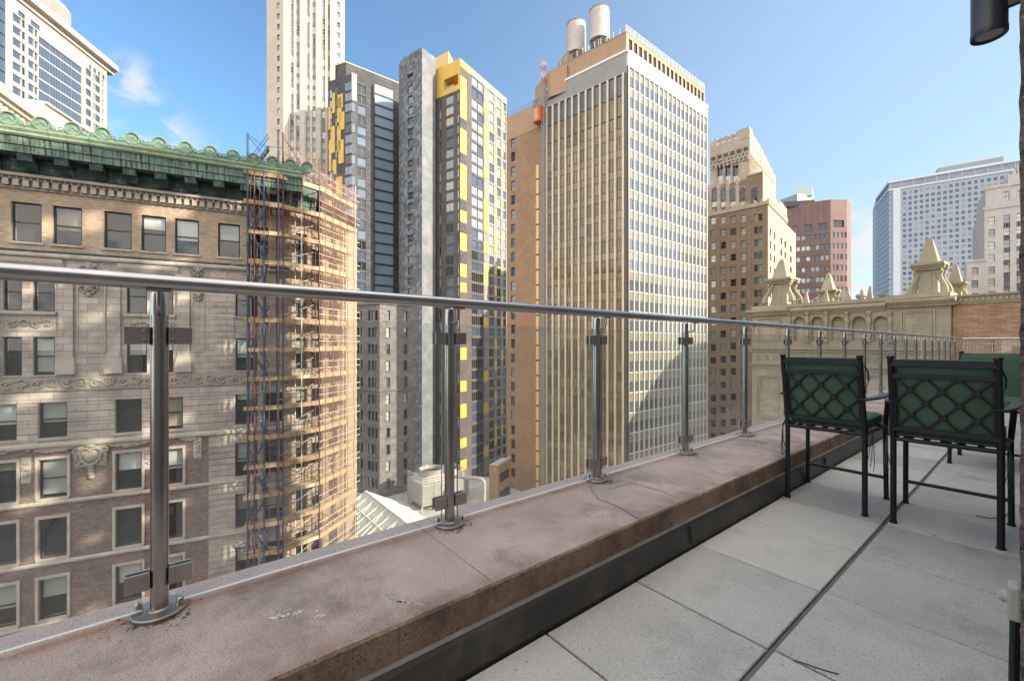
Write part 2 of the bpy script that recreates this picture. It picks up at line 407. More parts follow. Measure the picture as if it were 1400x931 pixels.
SHADE2 = mat('tan_shade', (.33, .27, .20), .9, var=.1)
SHADE3 = mat('white_shade', (.68, .67, .63), .9, var=.06)
SHADE = mat('window_shade', (.50, .475, .42), .9, var=.08, vs=2)
PANE = clear_glass('window_pane', (.80, .84, .84), refl=.07, ior=1.5)
ROOF = mat('roof_tar', (.12, .115, .11), .9, var=.3)
ROOFL = mat('roof_light', (.45, .43, .40), .9, var=.2, vs=.4)

GL1 = glassy('glass_blue', (.06, .095, .15), .15, wob=.10)
GL2 = glassy('glass_dark', (.02, .025, .03), .08, wob=.10)
GL3 = glassy('glass_pale', (.30, .34, .36), .15, wob=.10)
GL4 = glassy('glass_blind', (.50, .47, .42), .12)
GLB = glassy('glass_bronze', (.25, .185, .115), .08, tint=(1, .86, .68), wob=.25, wsc=.35)  # bronze glass, with reflections of beige stone buildings put into the colour
GLB2 = glassy('glass_bronze_dark', (.185, .135, .085), .08, tint=(1, .86, .68), wob=.25, wsc=.35)
GLB3 = glassy('glass_bronze_pale', (.34, .255, .165), .08, tint=(1, .86, .68), wob=.25, wsc=.35)
GLS = glassy('glass_spandrel', (.235, .22, .18), .10, tint=(1, 1, 1), rough=.12)
GLR = glassy('glass_curtain', (.085, .10, .105), .16, tint=(.95, .98, 1), wob=.04)
GLT = glassy('glass_smoked', (.13, .13, .125), .06)
GLW = glassy('glass_deep_blue', (.03, .07, .14), .07)
FRW = mat('white_window_frame', (.62, .62, .60), .6, var=.05)
FRG = mat('grey_window_frame', (.22, .23, .24), .5, var=.05)
FRD = mat('dark_window_frame', (.06, .06, .06), .5, var=.05)
ALU = mat('pale_metal_fin', (.66, .60, .47), .45, var=.12, vs=.5)
ALU2 = mat('white_metal_fin', (.60, .57, .51), .4, var=.06, vs=.5)
DKSTEEL = mat('dark_corner_panel', (.10, .09, .075), .4, var=.2)
GREYPAN = mat('grey_fascia', (.30, .29, .27), .5, var=.12, vs=.3)
WHITEP = mat('white_fascia', (.75, .73, .68), .5, var=.05)
BRN = mat('brown_wall_brick', (.34, .215, .125), .9, var=.14, vs=.35, brick=(.6, .3, .02, (.33, .22, .14), .10), stain=(.25, .6, .85, (.29, .19, .12)))
BRNP = mat('brown_panel', (.42, .28, .175), .85, var=.08, vs=.3)
YELW = mat('yellow_panel', (.72, .47, .10), .6, var=.08, vs=.4, brick=(3, 1.0, .02, (.55, .36, .08), .04))
YELL = mat('pale_yellow_panel', (.74, .52, .20), .6, var=.06)
DARKB = mat('charcoal_brick', (.085, .085, .092), .85, var=.25, vs=.25, brick=(1.6, .4, .02, (.08, .075, .07), .25))
TAUPEL = mat('sunlit_taupe_brick', (.30, .265, .23), .85, var=.2, vs=.25, brick=(1.6, .4, .02, (.24, .21, .185), .16))  # same taupe brick, raised: the bright sun on this side is in the colour
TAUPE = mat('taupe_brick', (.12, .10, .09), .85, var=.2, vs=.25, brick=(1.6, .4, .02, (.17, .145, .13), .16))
CONC = mat('mottled_concrete', (.15, .162, .18), .85, var=.35, vs=.35, brick=(7.0, 1.22, .035, (.10, .11, .125), .16), stain=(.7, .50, .66, (.33, .345, .36)), streak=(1.6, .52, .70, (.08, .087, .10)), bump=.2, bs=3)
CONCL = mat('concrete_light', (.20, .215, .235), .85, var=.2, vs=.2, brick=(4, 3.6, .06, (.15, .16, .175), .10), stain=(.2, .5, .75, (.28, .29, .30)))
GREYST = mat('grey_stone', (.20, .185, .178), .9, var=.3, vs=.5, brick=(.9, .38, .02, (.19, .175, .165), .2), stain=(.35, .5, .8, (.16, .15, .14)))
CREAMT = mat('cream_stone', (.58, .51, .42), .85, var=.1, vs=.2, brick=(1.2, .6, .012, (.58, .52, .44), .04))
CREAMD = mat('cream_spandrel', (.30, .275, .24), .8, var=.2, vs=.3)
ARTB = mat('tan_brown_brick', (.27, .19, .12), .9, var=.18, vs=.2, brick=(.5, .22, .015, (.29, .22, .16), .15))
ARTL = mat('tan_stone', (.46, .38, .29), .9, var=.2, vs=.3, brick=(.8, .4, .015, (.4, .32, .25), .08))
PINKG = mat('pink_brown_granite', (.20, .128, .112), .7, var=.12, vs=.2, brick=(3.2, 3.7, .06, (.2, .12, .1), .06))
BLUEG = mat('bluegrey_metal', (.30, .37, .40), .6, var=.1)
WGRID = mat('white_grid_concrete', (.40, .44, .50), .7, var=.06, vs=.05)
WPIER = mat('white_pier', (.70, .72, .74), .7, var=.05, vs=.05)
WHBR = mat('white_brick', (.50, .47, .44), .85, var=.12, vs=.3, brick=(.6, .25, .015, (.52, .5, .47), .08))
STRIPE = mat('pale_granite', (.50, .44, .385), .6, var=.08, vs=.1)
CREAMG = mat('cream_painted_stone', (.40, .35, .245), .85, var=.2, vs=.8, bump=.3, bs=14, stain=(1.1, .56, .85, (.26, .22, .15)), streak=(3.0, .6, .8, (.27, .23, .16)))
CREAMS = mat('cream_flat_stone', (.42, .37, .265), .85, var=.2, vs=.5, brick=(1.1, .46, .008, (.30, .25, .18), .05), stain=(1.2, .52, .8, (.25, .21, .155)), streak=(3.0, .55, .75, (.24, .205, .155)))
ORBR = mat('orange_tan_brick', (.46, .30, .185), .9, var=.22, vs=.8, brick=(.42, .12, .014, (.30, .21, .14), .2))
TANKW = mat('pale_tank_staves', (.60, .53, .49), .8, var=.15, vs=.7, streak=(6, .5, .75, (.46, .36, .32)))
STEELD = mat('dark_steel', (.05, .05, .055), .5, metal=.3, var=.1)
GALV = mat('galvanised_steel', (.55, .56, .55), .45, metal=.4, var=.15)
ORANGE = mat('orange_red_paint', (.62, .13, .05), .6, var=.15)
WOOD = mat('scaffold_plank', (.38, .25, .14), .85, var=.5, vs=2.5)
WOODL = mat('pale_plank', (.54, .42, .28), .8, var=.3, vs=2)
BLUEP = mat('blue_scaffold_paint', (.028, .055, .105), .5, var=.4, vs=3, stain=(4, .6, .75, (.25, .12, .10)))
REDP = mat('maroon_scaffold_paint', (.10, .035, .04), .5, var=.25, vs=3)
PIPE = mat('pale_pipe', (.66, .62, .54), .5, var=.1)
CABLE = mat('orange_netting_cord', (.42, .15, .08), .8, var=.1)
HOISTY = mat('hoist_yellow', (.72, .55, .22), .7, var=.12)
GRANITE = mat('rough_brown_granite', (.20, .15, .125), .85, var=.5, vs=14, bump=1.0, bs=70, stain=(40, .5, .62, (.04, .032, .03)), speck=(90, .6, .68, (.42, .36, .32)))
OWNW = mat('granite_facade', (.33, .29, .26), .8, var=.2, vs=.3, brick=(1.4, .7, .015, (.2, .18, .16), .1))
UNITW = mat('weathered_white_metal', (.36, .35, .325), .6, var=.25, vs=1.5, stain=(1.2, .5, .75, (.27, .24, .20)), streak=(4, .58, .75, (.26, .19, .14)))
PAV3 = mat('concrete_paver_dark', (.47, .463, .445), .8, var=.22, vs=1.3, bump=.5, bs=110, stain=(2.6, .48, .8, (.22, .215, .21)), speck=(140, .54, .63, (.22, .215, .205)))
PLATE = mat('dull_steel', (.36, .34, .31), .48, metal=1, var=.25, vs=14, stain=(20, .55, .75, (.16, .12, .09)))
ASPH = mat('asphalt', (.06, .06, .062), .9, var=.3, vs=.1)

# ------------------------------------------------------------------ ground
GZ = -45.0
b = MB(); b.poly([(-4000, -4000, GZ), (4000, -4000, GZ), (4000, 4000, GZ), (-4000, 4000, GZ)], ASPH)
g = b.build('ground'); g['kind'] = 'structure'

# terrace floor: square pavers on a dark bed
PAV = mat('concrete_paver', (.52, .512, .49), .8, var=.16, vs=1.1, bump=.5, bs=110, stain=(2.3, .54, .85, (.28, .275, .265)), speck=(150, .56, .64, (.25, .245, .235)))
PAV2 = mat('concrete_paver_worn', (.50, .49, .47), .8, var=.2, vs=.9, bump=.5, bs=110, stain=(1.7, .5, .8, (.25, .245, .24)), speck=(140, .55, .63, (.22, .215, .205)))
BED = mat('paver_bed', (.028, .025, .022), .9, var=.3, vs=6)
JOINT = mat('joint_strip', (.11, .105, .10), .7, var=.3, vs=4)
b = MB()
b.poly([(-1.31, -3, -.035), (3, -3, -.035), (3, 21.6, -.035), (-1.31, 21.6, -.035)], BED)
TS = .608; X0 = -1.265
rp = random.Random(3)
for i in range(3):
    for j in range(-6, 40):
        if i == 2 and j > 0: continue
        xa = X0+i*TS+.003+(.008 if i else 0); xb = X0+(i+1)*TS-.003-(.008 if i < 1 else 0); ya = 1.80+(j-1)*TS-.006+.004+(.012 if i else 0); yb = ya+TS-.011
        dz = rp.uniform(-.0025, .0015); c = .004
        m = rp.choice((PAV, PAV, PAV2, PAV2, PAV3))
        k = [(xa, ya, -.03), (xb, ya, -.03), (xb, yb, -.03), (xa, yb, -.03)]
        b.hexa(k+[(xa, ya, dz-c), (xb, ya, dz-c), (xb, yb, dz-c), (xa, yb, dz-c)], m)
        b.hexa([(xa, ya, dz-c), (xb, ya, dz-c), (xb, yb, dz-c), (xa, yb, dz-c), (xa+c, ya+c, dz), (xb-c, ya+c, dz), (xb-c, yb-c, dz), (xa+c, yb-c, dz)], m)
b.box((X0+TS-.006, -3, -.034), (X0+TS+.010, 21.3, -.009), JOINT)
GRIT = mat('grit', (.07, .06, .05), .9, var=.4, vs=40)
for k in range(420):                                     # grit and specks of dirt on the pavers, more of it along the joints
    x = rp.uniform(X0, X0+2*TS) if rp.random() < .6 else rp.gauss(X0+TS, .03); y = rp.uniform(.6, 6.5) if rp.random() < .6 else 1.80+TS*rp.randint(-2, 8)+rp.gauss(0, .02)
    if not X0 < x < X0+2*TS: continue
    r_ = rp.uniform(.0008, .0032); a0 = rp.random()*6
    b.poly([(x+math.cos(a0+t)*r_*rp.uniform(.6, 1.5), y+math.sin(a0+t)*r_*rp.uniform(.6, 1.5), .0022) for t in (0, 1.3, 2.5, 3.8, 5)], GRIT)
fl = b.build('terrace_floor'); fl['kind'] = 'structure'
# ------------------------------------------------------------------ the ornate building across the street
rg = random.Random(11)
FB = FaceAz(75, 26, 64)
U = FB.u
def zb(py): return Zy(py, FB.depth(U(75)))            # heights read along the column at x = 75
# scaffold outline, 3 facets (the corner of the building is rounded behind it)
S0 = FaceAz(335, 28.9, 64); su = S0.u(386); pS1 = S0.pt(su, 0)
def az_face(p, az): return Face(p, FW*math.cos(R(az))+RT*math.sin(R(az)))
S1 = az_face(pS1, 37); su1 = S1.u(437); pS2 = S1.pt(su1, 0)
S2 = az_face(pS2, 13); su2 = S2.u(486); pS3 = S2.pt(su2, 0)
S0.L, S1.L, S2.L = su, su1, su2
INS = 1.35
uA = -9.0
def meet(Fa, Fb):
    a, b2 = Fa, Fb; den = a.d.x*b2.d.y-a.d.y*b2.d.x; dv = b2.o-a.o
    return (dv.x*b2.d.y-dv.y*b2.d.x)/den
G1, G2 = S1.off(-INS), S2.off(-INS)
uB = meet(FB, G1); q1 = FB.pt(uB, 0); uC = meet(G1, G2); q2 = G1.pt(uC, 0)
W1 = Face2(q1, q2); q3 = G2.pt(G2.u(486)+.2, 0); W2 = Face2(q2, q3)
q0 = FB.pt(uA, 0)
back = -FB.n*22
OB = thing('ornate_building', 'tan and brown brick building with green copper cornice and carved limestone, filling the left side', 'building', (q0.x, q0.y, GZ))
wl = MB(); roofm = MB()
ZT = zb(245)                                            # underside of the copper cornice
pads = [(-25, 23), (53, 92), (158, 194), (213, 250), (322, 352)]
rowsL = [(548, 598), (627, 680), (707.5, 762), (788.7, 844), (869, 925), (951, 1005)]
winsB = []
for a, c in rowsL:
    for p, q in pads: winsB.append((U(p), U(q), zb(c), zb(a)))
for a, c in ((376, 426), (461, 512.5)):
    for p, q in ((-34, -4), (4, 30), (45, 75), (173, 201), (206, 237), (322, 352)): winsB.append((U(p), U(q), zb(c), zb(a)))
za, zc_ = FB.z(92, 283), FB.z(92, 335)
for p, q in ((-62, -20), (15, 57), (72, 112), (142, 180), (193, 227), (239, 272), (298, 328), (340, 366)): winsB.append((U(p), U(q), zc_, za))
for a, c in rowsL[:5]: winsB.append((U(362), U(388), zb(c), zb(a)))
zAtt = FB.z(92, 352)                                    # tan brick above this
zMid = zb(541)
zBas = zb(612)
uStr = U(285)
wl.wall(FB, uA, uB, zAtt, ZT, winsB, TANBR, .55, LIMEP, INTER)
wl.wall(FB, uA, uB, zBas, zAtt, winsB, LIME, .55, LIMEP, INTER)
wl.wall(FB, uA, uStr, GZ, zBas, winsB, REDBR, .55, LIMEP, INTER)
wl.wall(FB, uStr, uB, GZ, zBas, winsB, LIME, .55, LIMEP, INTER)
winsW = []
for Fc, us in ((W1, (.5,)), (W2, (.6, 2.6))):
    h = []
    for u0 in us:
        for a, c in rowsL[:5]+[(376, 426), (461, 512.5), (283, 335)]: h.append((u0, u0+1.15, zb(c), zb(a)))
    winsW.append((Fc, h))
    wl.wall(Fc, 0, Fc.L, zAtt, ZT, h, TANBR, .45, LIMEP, INTER)
    wl.wall(Fc, 0, Fc.L, GZ, zAtt, h, TANBR, .45, LIMEP, INTER)
wl.prism([q0, q1, q2, q3, q3+back, q0+back], GZ, ZT+1.4, TANBR, skip=(0, 1, 2), rm=ROOF)
wl.build('wall', OB)
# windows with frame, pane, shade and sill
def near_window(F, u0, u1, z0, z1, deep=.16):
    f = MB(); t = .075; n1 = -deep; n0 = n1-.07
    f.fbox(F, u0, u1, z1-t, z1, n0, n1, BLKFR); f.fbox(F, u0, u1, z0, z0+t, n0, n1, BLKFR)
    f.fbox(F, u0, u0+t*1.2, z0+t, z1-t, n0, n1, BLKFR); f.fbox(F, u1-t*1.2, u1, z0+t, z1-t, n0, n1, BLKFR)
    zm = (z0+z1)/2; f.fbox(F, u0+t*1.2, u1-t*1.2, zm-.035, zm+.035, n0, n1-.02, BLKFR)
    wo = f.build('window', OB)
    p = MB(); p.fquad(F, u0+t, u1-t, zm, z1-t, n1-.035, PANE); p.fquad(F, u0+t, u1-t, z0+t, zm, n1-.055, PANE); p.build('pane', wo)
    r = rg.random()
    if r > .25:
        d = rg.choice((.2, .35, .5, .5, .6, .95))
        s = MB(); s.fbox(F, u0+t, u1-t, z1-t-(z1-z0-2*t)*d, z1-t, n1-.16, n1-.14, rg.choice((SHADE, SHADE, SHADE3, SHADE3, SHADE2))); s.build('shade', wo)
    s = MB(); s.fbox(F, u0-.10, u1+.10, z0-.14, z0-.002, -.20, .10, LIMEP); s.build('sill', wo)
for wv in winsB: near_window(FB, *wv)
for Fc, h in winsW:
    for wv in h: near_window(Fc, *wv)
# trim: belt courses, surrounds, rustication, pilasters
tr = MB()
def belt(z, h, pr, m=LIMEP, a=uA, c=None):
    tr.prof(FB, a, c or uB+.1, [(0.002, z), (pr*.6, z), (pr, z+h*.35), (pr, z+h*.75), (pr*.7, z+h), (0.002, z+h)], m)
for a, c in rowsL[1:]:
    belt(zb(c)-.42, .26, .14, LIMEP, uA, uB)
    for p, q in pads[:4]:
        u0, u1 = U(p), U(q)
        for x in (u0-.15, u1+.003): tr.fbox(FB, x, x+.147, zb(c), zb(a)+.18, .002, .07, LIMEP)
        tr.fbox(FB, u0, u1, zb(a)+.003, zb(a)+.18, .002, .07, LIMEP)
belt(zb(612), .34, .22); belt(zAtt-.15, .30, .20)
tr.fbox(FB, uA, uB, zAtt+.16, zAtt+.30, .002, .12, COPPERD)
# rusticated courses between the lower windows and on the end bay
def rustic(u0, u1, z0, z1, holes, st=.46, pr=.055):
    z = z0
    while z < z1-.1:
        zt = min(z+st-.05, z1); mid = (z+zt)/2; c = u0
        for h in sorted([h for h in holes if h[2]-.15 < mid < h[3]+.02 and h[1] > u0 and h[0] < u1]):
            if h[0]-.02-c > .06: tr.fbox(FB, c, h[0]-.02, z, zt, .003, pr, LIME)
            c = max(c, h[1]+.02)
        if u1-c > .06: tr.fbox(FB, c, u1, z, zt, .003, pr, LIME)
        z += st
rustic(uA, uB, zb(605), zb(545), winsB, .62)
rustic(uStr+.05, uB, -22, zBas, winsB, .40)
rustic(U(292), U(320), zb(505), zb(400), [], .42)
# big pilasters over the two middle storeys
for px in (-12, 92, 157, 252):
    uu = U(px); hw = .32
    tr.fbox(FB, uu-hw, uu+hw, zb(495), zb(380), .003, .20, LIME)
    tr.fbox(FB, uu-hw-.12, uu+hw+.12, zb(512), zb(497), .003, .34, LIMEP); tr.fbox(FB, uu-hw-.07, uu+hw+.07, zb(497), zb(489), .003, .27, LIMEP)
    tr.fbox(FB, uu-hw-.10, uu+hw+.10, zb(378), zb(366), .003, .32, LIMEP)
for p, q in ((105, 145), (262, 280)):                    # sunk panels outlined by mouldings
    u0, u1 = U(p), U(q); z0, z1 = zb(482), zb(385)
    for bx in ((u0, u0+.07, z0, z1), (u1-.07, u1, z0, z1), (u0+.07, u1-.07, z0, z0+.07), (u0+.07, u1-.07, z1-.07, z1)): tr.fbox(FB, *bx, .003, .06, LIMEP)
for p, q in ((2, 78), (170, 240)):                       # spandrels between the paired windows
    u0, u1 = U(p), U(q); z0, z1 = zb(455), zb(430)
    tr.fbox(FB, u0, u1, z1-.02, z1+.12, .003, .16, LIMEP); tr.fbox(FB, u0+.1, u1-.1, z0+.08, z0+.13, .003, .06, LIMEP); tr.fbox(FB, u0+.1, u1-.1, z1-.12, z1-.07, .003, .06, LIMEP)
for p, q in ((-5, 88), (163, 245)):                      # projecting lintels at the foot of the attic
    u0, u1 = U(p), U(q); tr.prof(FB, u0, u1, [(.003, zAtt-.75), (.12, zAtt-.75), (.30, zAtt-.45), (.34, zAtt-.2), (.003, zAtt-.2)], LIMEP)
    tr.fbox(FB, u0-.02, u1+.02, zAtt-.196, zAtt-.155, .003, .36, COPPERD)
tr.build('trim', OB)
# carving: frieze, spandrel scrolls, masks, garlands, cartouches
cv = MB()
def scrolls(u0, u1, z, h, n):
    st = h*.82; k = 0; u = u0
    while u < u1:
        cv.ring(FB, u+st/2, z+(.07*h if k % 2 else -.07*h), n, h*.27, h*.085, LIMEC, 9, 40+180*(k % 2), 330+180*(k % 2))
        cv.lump(FB.pt(u+st/2, z, n), h*.13, LIMEC, (1, .7, 1), FB, 6, 4)
        for q in range(3): cv.lump(FB.pt(u+rg.uniform(0, st), z+rg.uniform(-.38, .38)*h, n), h*rg.uniform(.08, .14), LIMEC, (1.3, .6, .8), FB, 5, 3)
        u += st; k += 1
cv.fbox(FB, uA, uB, zb(534), zb(514), .003, .10, LIMEC); scrolls(uA, uB, zb(524), zb(515)-zb(533), .12)
cv.build('frieze', OB)
cv = MB()
for p, q in ((4, 72), (172, 238)): scrolls(U(p)+.15, U(q)-.15, zb(443), .62, .05)
cv.build('carved_panel', OB)
def mask(px, py, s):
    global cv; cv = MB(); u = U(px); z = FB.z(px, py)
    cv.lump(FB.pt(u, z, .12), .26*s, LIMEC, (.8, .7, 1.1), FB, 10, 7)
    for sx in (-1, 1):
        cv.lump(FB.pt(u+.10*s*sx, z+.07*s, .28), .05*s, LIMEC, (1, .6, .7), FB); cv.lump(FB.pt(u+.24*s*sx, z+.2*s, .12), .15*s, LIMEC, (1, .6, 1), FB)
        cv.ring(FB, u+.33*s*sx, z-.02*s, .10, .13*s, .045*s, LIMEC, 10, 0, 300); cv.lump(FB.pt(u+.2*s*sx, z-.28*s, .1), .11*s, LIMEC, (1, .6, 1), FB)
    cv.lump(FB.pt(u, z-.02*s, .31), .06*s, LIMEC, (.7, .8, 1.2), FB); cv.lump(FB.pt(u, z-.42*s, .1), .14*s, LIMEC, (1, .6, 1.2), FB); cv.lump(FB.pt(u, z+.3*s, .12), .16*s, LIMEC, (1.3, .6, .8), FB)
    cv.build('mask', OB, smooth=True)
mask(123, 368, 1.0); mask(122, 394, .95); mask(271, 371, .75); mask(272, 404, .7); mask(-15, 372, 1)
def cartouche(px, py, s):
    global cv; cv = MB(); u = U(px); z = FB.z(px, py)
    cv.fbox(FB, u-.75*s, u+.75*s, z-.55*s, z+.9*s, .003, .05, LIMEP)
    for sx in (-1, 1):
        cv.ring(FB, u+.22*s*sx, z+.28*s, .12, .30*s, .085*s, LIMEC, 14, -20, 200) if sx > 0 else cv.ring(FB, u-.22*s, z+.28*s, .12, .30*s, .085*s, LIMEC, 14, -20, 200)
        cv.tube([FB.pt(u+.52*s*sx, z+.28*s, .12), FB.pt(u+.46*s*sx, z-.02*s, .12), FB.pt(u+.28*s*sx, z-.32*s, .12), FB.pt(u, z-.5*s, .12)], .085*s, LIMEC, 6)
        cv.ring(FB, u+.66*s*sx, z+.45*s, .1, .16*s, .07*s, LIMEC, 10); cv.ring(FB, u+.6*s*sx, z-.25*s, .1, .14*s, .06*s, LIMEC, 10)
        cv.lump(FB.pt(u+.7*s*sx, z+.1*s, .08), .16*s, LIMEC, (.7, .6, 1.6), FB)
    cv.lump(FB.pt(u, z+.1*s, .05), .42*s, LIMEP, (.85, .4, 1), FB, 12, 8)
    for q in range(4): cv.lump(FB.pt(u+.03*(q % 2), z-(.62+.2*q)*s, .08), .17*s, LIMEC, (1, .6, .9), FB)
    cv.lump(FB.pt(u, z+.75*s, .1), .2*s, LIMEC, (1.4, .6, .8), FB)
    cv.build('cartouche', OB, smooth=True)
cartouche(125, 625, 1.0); cartouche(-30, 628, .9)
def garland(p, q, py, sag):
    global cv; cv = MB(); u0, u1 = U(p), U(q); n = 26
    for j in range(n+1):
        t = j/n; u = u0+(u1-u0)*t; z = FB.z(p, py)-sag*math.sin(math.pi*t)
        for k in range(3): cv.lump(FB.pt(u+rg.uniform(-.06, .06), z+rg.uniform(-.12, .12), .07), rg.uniform(.08, .14), LIMEC, (1.2, .6, .9), FB, 6, 4)
    cv.build('garland', OB, smooth=True)
garland(36, 105, 612, .25); garland(146, 203, 605, .2); garland(-60, 30, 618, .2); garland(250, 268, 598, .1)
def drop(px, py, n, s):
    global cv; cv = MB(); u = U(px); z = FB.z(px, py); cv.fbox(FB, u-.22, u+.22, z-.42*n*s-.1, z+.3, .003, .04, LIMEP)
    for k in range(n):
        for q in range(5): cv.lump(FB.pt(u+rg.uniform(-.13, .13)*s, z-.42*k*s+rg.uniform(-.1, .1), .07), rg.uniform(.07, .13)*s, LIMEC, (1, .6, 1), FB, 6, 4)
    cv.build('carved_drop', OB, smooth=True)
drop(36, 632, 3, .9); drop(270, 604, 3, .8); drop(203, 618, 3, .8)
# stone dentil course under the copper
dn = MB()
zd = zb(262)
dn.fbox(FB, uA, uB, zd-.10, zd+.62, .003, .12, LIMEP); dn.fbox(FB, uA, uB, ZT-.2, ZT-.02, .121, .5, LIMEP)
u = uA
while u < uB:
    dn.fbox(FB, u, u+.26, zd+.02, zd+.40, .121, .36, LIMEP); u += .43
u = uA
while u < uB:
    dn.lump(FB.pt(u, ZT-.28, .30), .13, LIMEC, (.8, .9, 1.1), FB, 7, 4); dn.fbox(FB, u+.13, u+.17, ZT-.4, ZT-.2, .121, .36, LIMEC); u += .30
dn.build('dentil_course', OB)
# copper cornice
co = MB(); zc0 = ZT
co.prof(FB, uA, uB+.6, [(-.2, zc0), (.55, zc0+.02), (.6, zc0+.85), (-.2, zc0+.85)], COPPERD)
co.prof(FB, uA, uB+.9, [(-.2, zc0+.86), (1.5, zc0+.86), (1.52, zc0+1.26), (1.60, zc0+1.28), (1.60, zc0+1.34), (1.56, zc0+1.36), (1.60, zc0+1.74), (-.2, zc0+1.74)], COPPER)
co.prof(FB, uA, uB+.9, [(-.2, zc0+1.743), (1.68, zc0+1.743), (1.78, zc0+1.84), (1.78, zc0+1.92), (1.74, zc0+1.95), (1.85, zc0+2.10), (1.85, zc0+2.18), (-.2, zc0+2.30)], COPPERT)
ctop = co.build('cornice', OB)
u = uA+.2
while u < uB:
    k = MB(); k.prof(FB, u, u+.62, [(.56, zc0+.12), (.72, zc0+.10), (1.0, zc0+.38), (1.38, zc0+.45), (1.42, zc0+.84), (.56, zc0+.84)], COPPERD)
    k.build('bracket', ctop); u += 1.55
zs_ = zc0+2.17; cu = [U(px) for px in (-36, 12, 57, 100, 141, 181, 218, 254, 288, 319, 347, 373)]
FR = FB.off(1.72)
cu = [FR.u(px) for px in (-36, 12, 57, 100, 141, 181, 218, 254, 288, 319, 347, 373, 397, 420)]
for j, u in enumerate(cu):
    k = MB(); r = .40
    c = FR.pt(u, zs_+.42, 0)
    k.lathe(c-FR.n*.10, [(r, 0), (r, .16), (r*.98, .2), (r*.80, .2), (r*.76, .12), (r*.4, .13), (.02, .15)], COPPERL, 20, FR.n)
    if j+1 < len(cu):
        v = cu[j+1]; n = 12; L_ = v-u
        top = []
        for q in range(n+1):
            t = q/n; uu = u+L_*t; zz = zs_+.16+.34*(abs(2*t-1))**2.2; top.append((uu, zz))
        for (ua, z1), (ub, z2) in zip(top, top[1:]):
            k.hexa([FR.pt(ua, zs_-.06, .05), FR.pt(ub, zs_-.06, .05), FR.pt(ub, zs_-.06, -.1), FR.pt(ua, zs_-.06, -.1), FR.pt(ua, z1, .05), FR.pt(ub, z2, .05), FR.pt(ub, z2, -.1), FR.pt(ua, z1, -.1)], COPPERL)
        k.tube([FR.pt(a, z, .04) for a, z in top], .045, COPPERL, 6)
        for sx, uu in ((1, u+.52), (-1, v-.52)): k.ring(FR, uu, zs_+.30, .05, .09, .045, COPPERL, 8)
    k.build('roundel', ctop, smooth=True)
k = MB()
for Fc in (W1,): k.prof(Fc, -.5, Fc.L+.4, [(-.2, zc0), (.5, zc0+.02), (.7, zc0+.8), (1.2, zc0+.86), (1.3, zc0+1.9), (-.2, zc0+2.2)], COPPER)
k.build('corner_cornice', OB)

# ------------------------------------------------------------------ scaffold round the corner
SC = thing('scaffold', 'blue and maroon pipe scaffold with timber decks and orange netting wrapped round the brick corner', 'scaffold', (pS1.x, pS1.y, GZ))
ztop = Zy(257, pS2.dot(FW)); lev = [ztop-2.02*k for k in range(-1, 17)]
zbot = lev[-1]-.5
def sleeve(F, u, m, z1, nm='standard', r=.055):
    b = MB(); b.tube([F.pt(u, GZ, 0), F.pt(u, z1, 0)], r, m, 6)
    b.build(nm, SC)
for F, u, m, z1 in ((S0, .15, BLUEP, ztop+2.6), (S0, .55, REDP, ztop+.6), (S0, S0.L*.5, BLUEP, ztop+.5), (S0, S0.L-.25, BLUEP, ztop+3.1), (S1, .05, REDP, ztop+3.1), (S1, S1.L*.5, PIPE, ztop), (S1, S1.L-.02, REDP, ztop+2.2), (S2, S2.L*.34, REDP, ztop+1.9), (S2, S2.L*.68, BLUEP, ztop+1.9), (S2, S2.L, PIPE, ztop+1.8)):
    sleeve(F, u, m, z1, r=.06 if m is not PIPE else .04)
    sleeve(F.off(-.95), min(u, F.L-.1), BLUEP if m is not PIPE else PIPE, z1-2.0, 'inner_standard', .04)
for z in lev[1:]:
    b = MB()
    for F, ex, m in ((S0, .1, WOOD), (S1, 0, WOOD)):
        j = 0; u = -.1
        while u < F.L-.05:
            u2 = min(u+rg.uniform(.9, 1.6), F.L); b.fbox(F, u, u2-.03, z-.20+rg.uniform(-.03, .03), z+.09+rg.uniform(-.03, .03), -.02, .03, m if rg.random() < .7 else WOODL); u = u2
        for q in range(4): b.fbox(F, -.05, F.L-.02, z-.05+rg.uniform(0, .02), z, -.95+q*.235, -.95+q*.235+.21, WOODL if q % 2 else WOOD)
    for q in range(4): b.fbox(S2, -.05, S2.L+.1, z-.05, z+rg.uniform(0, .01), -.95+q*.235, -.95+q*.235+.21, WOODL)
    b.fbox(S2, .0, S2.L+.12, z-.20, z+.17, .02, .06, WOODL)
    b.build('deck', SC)
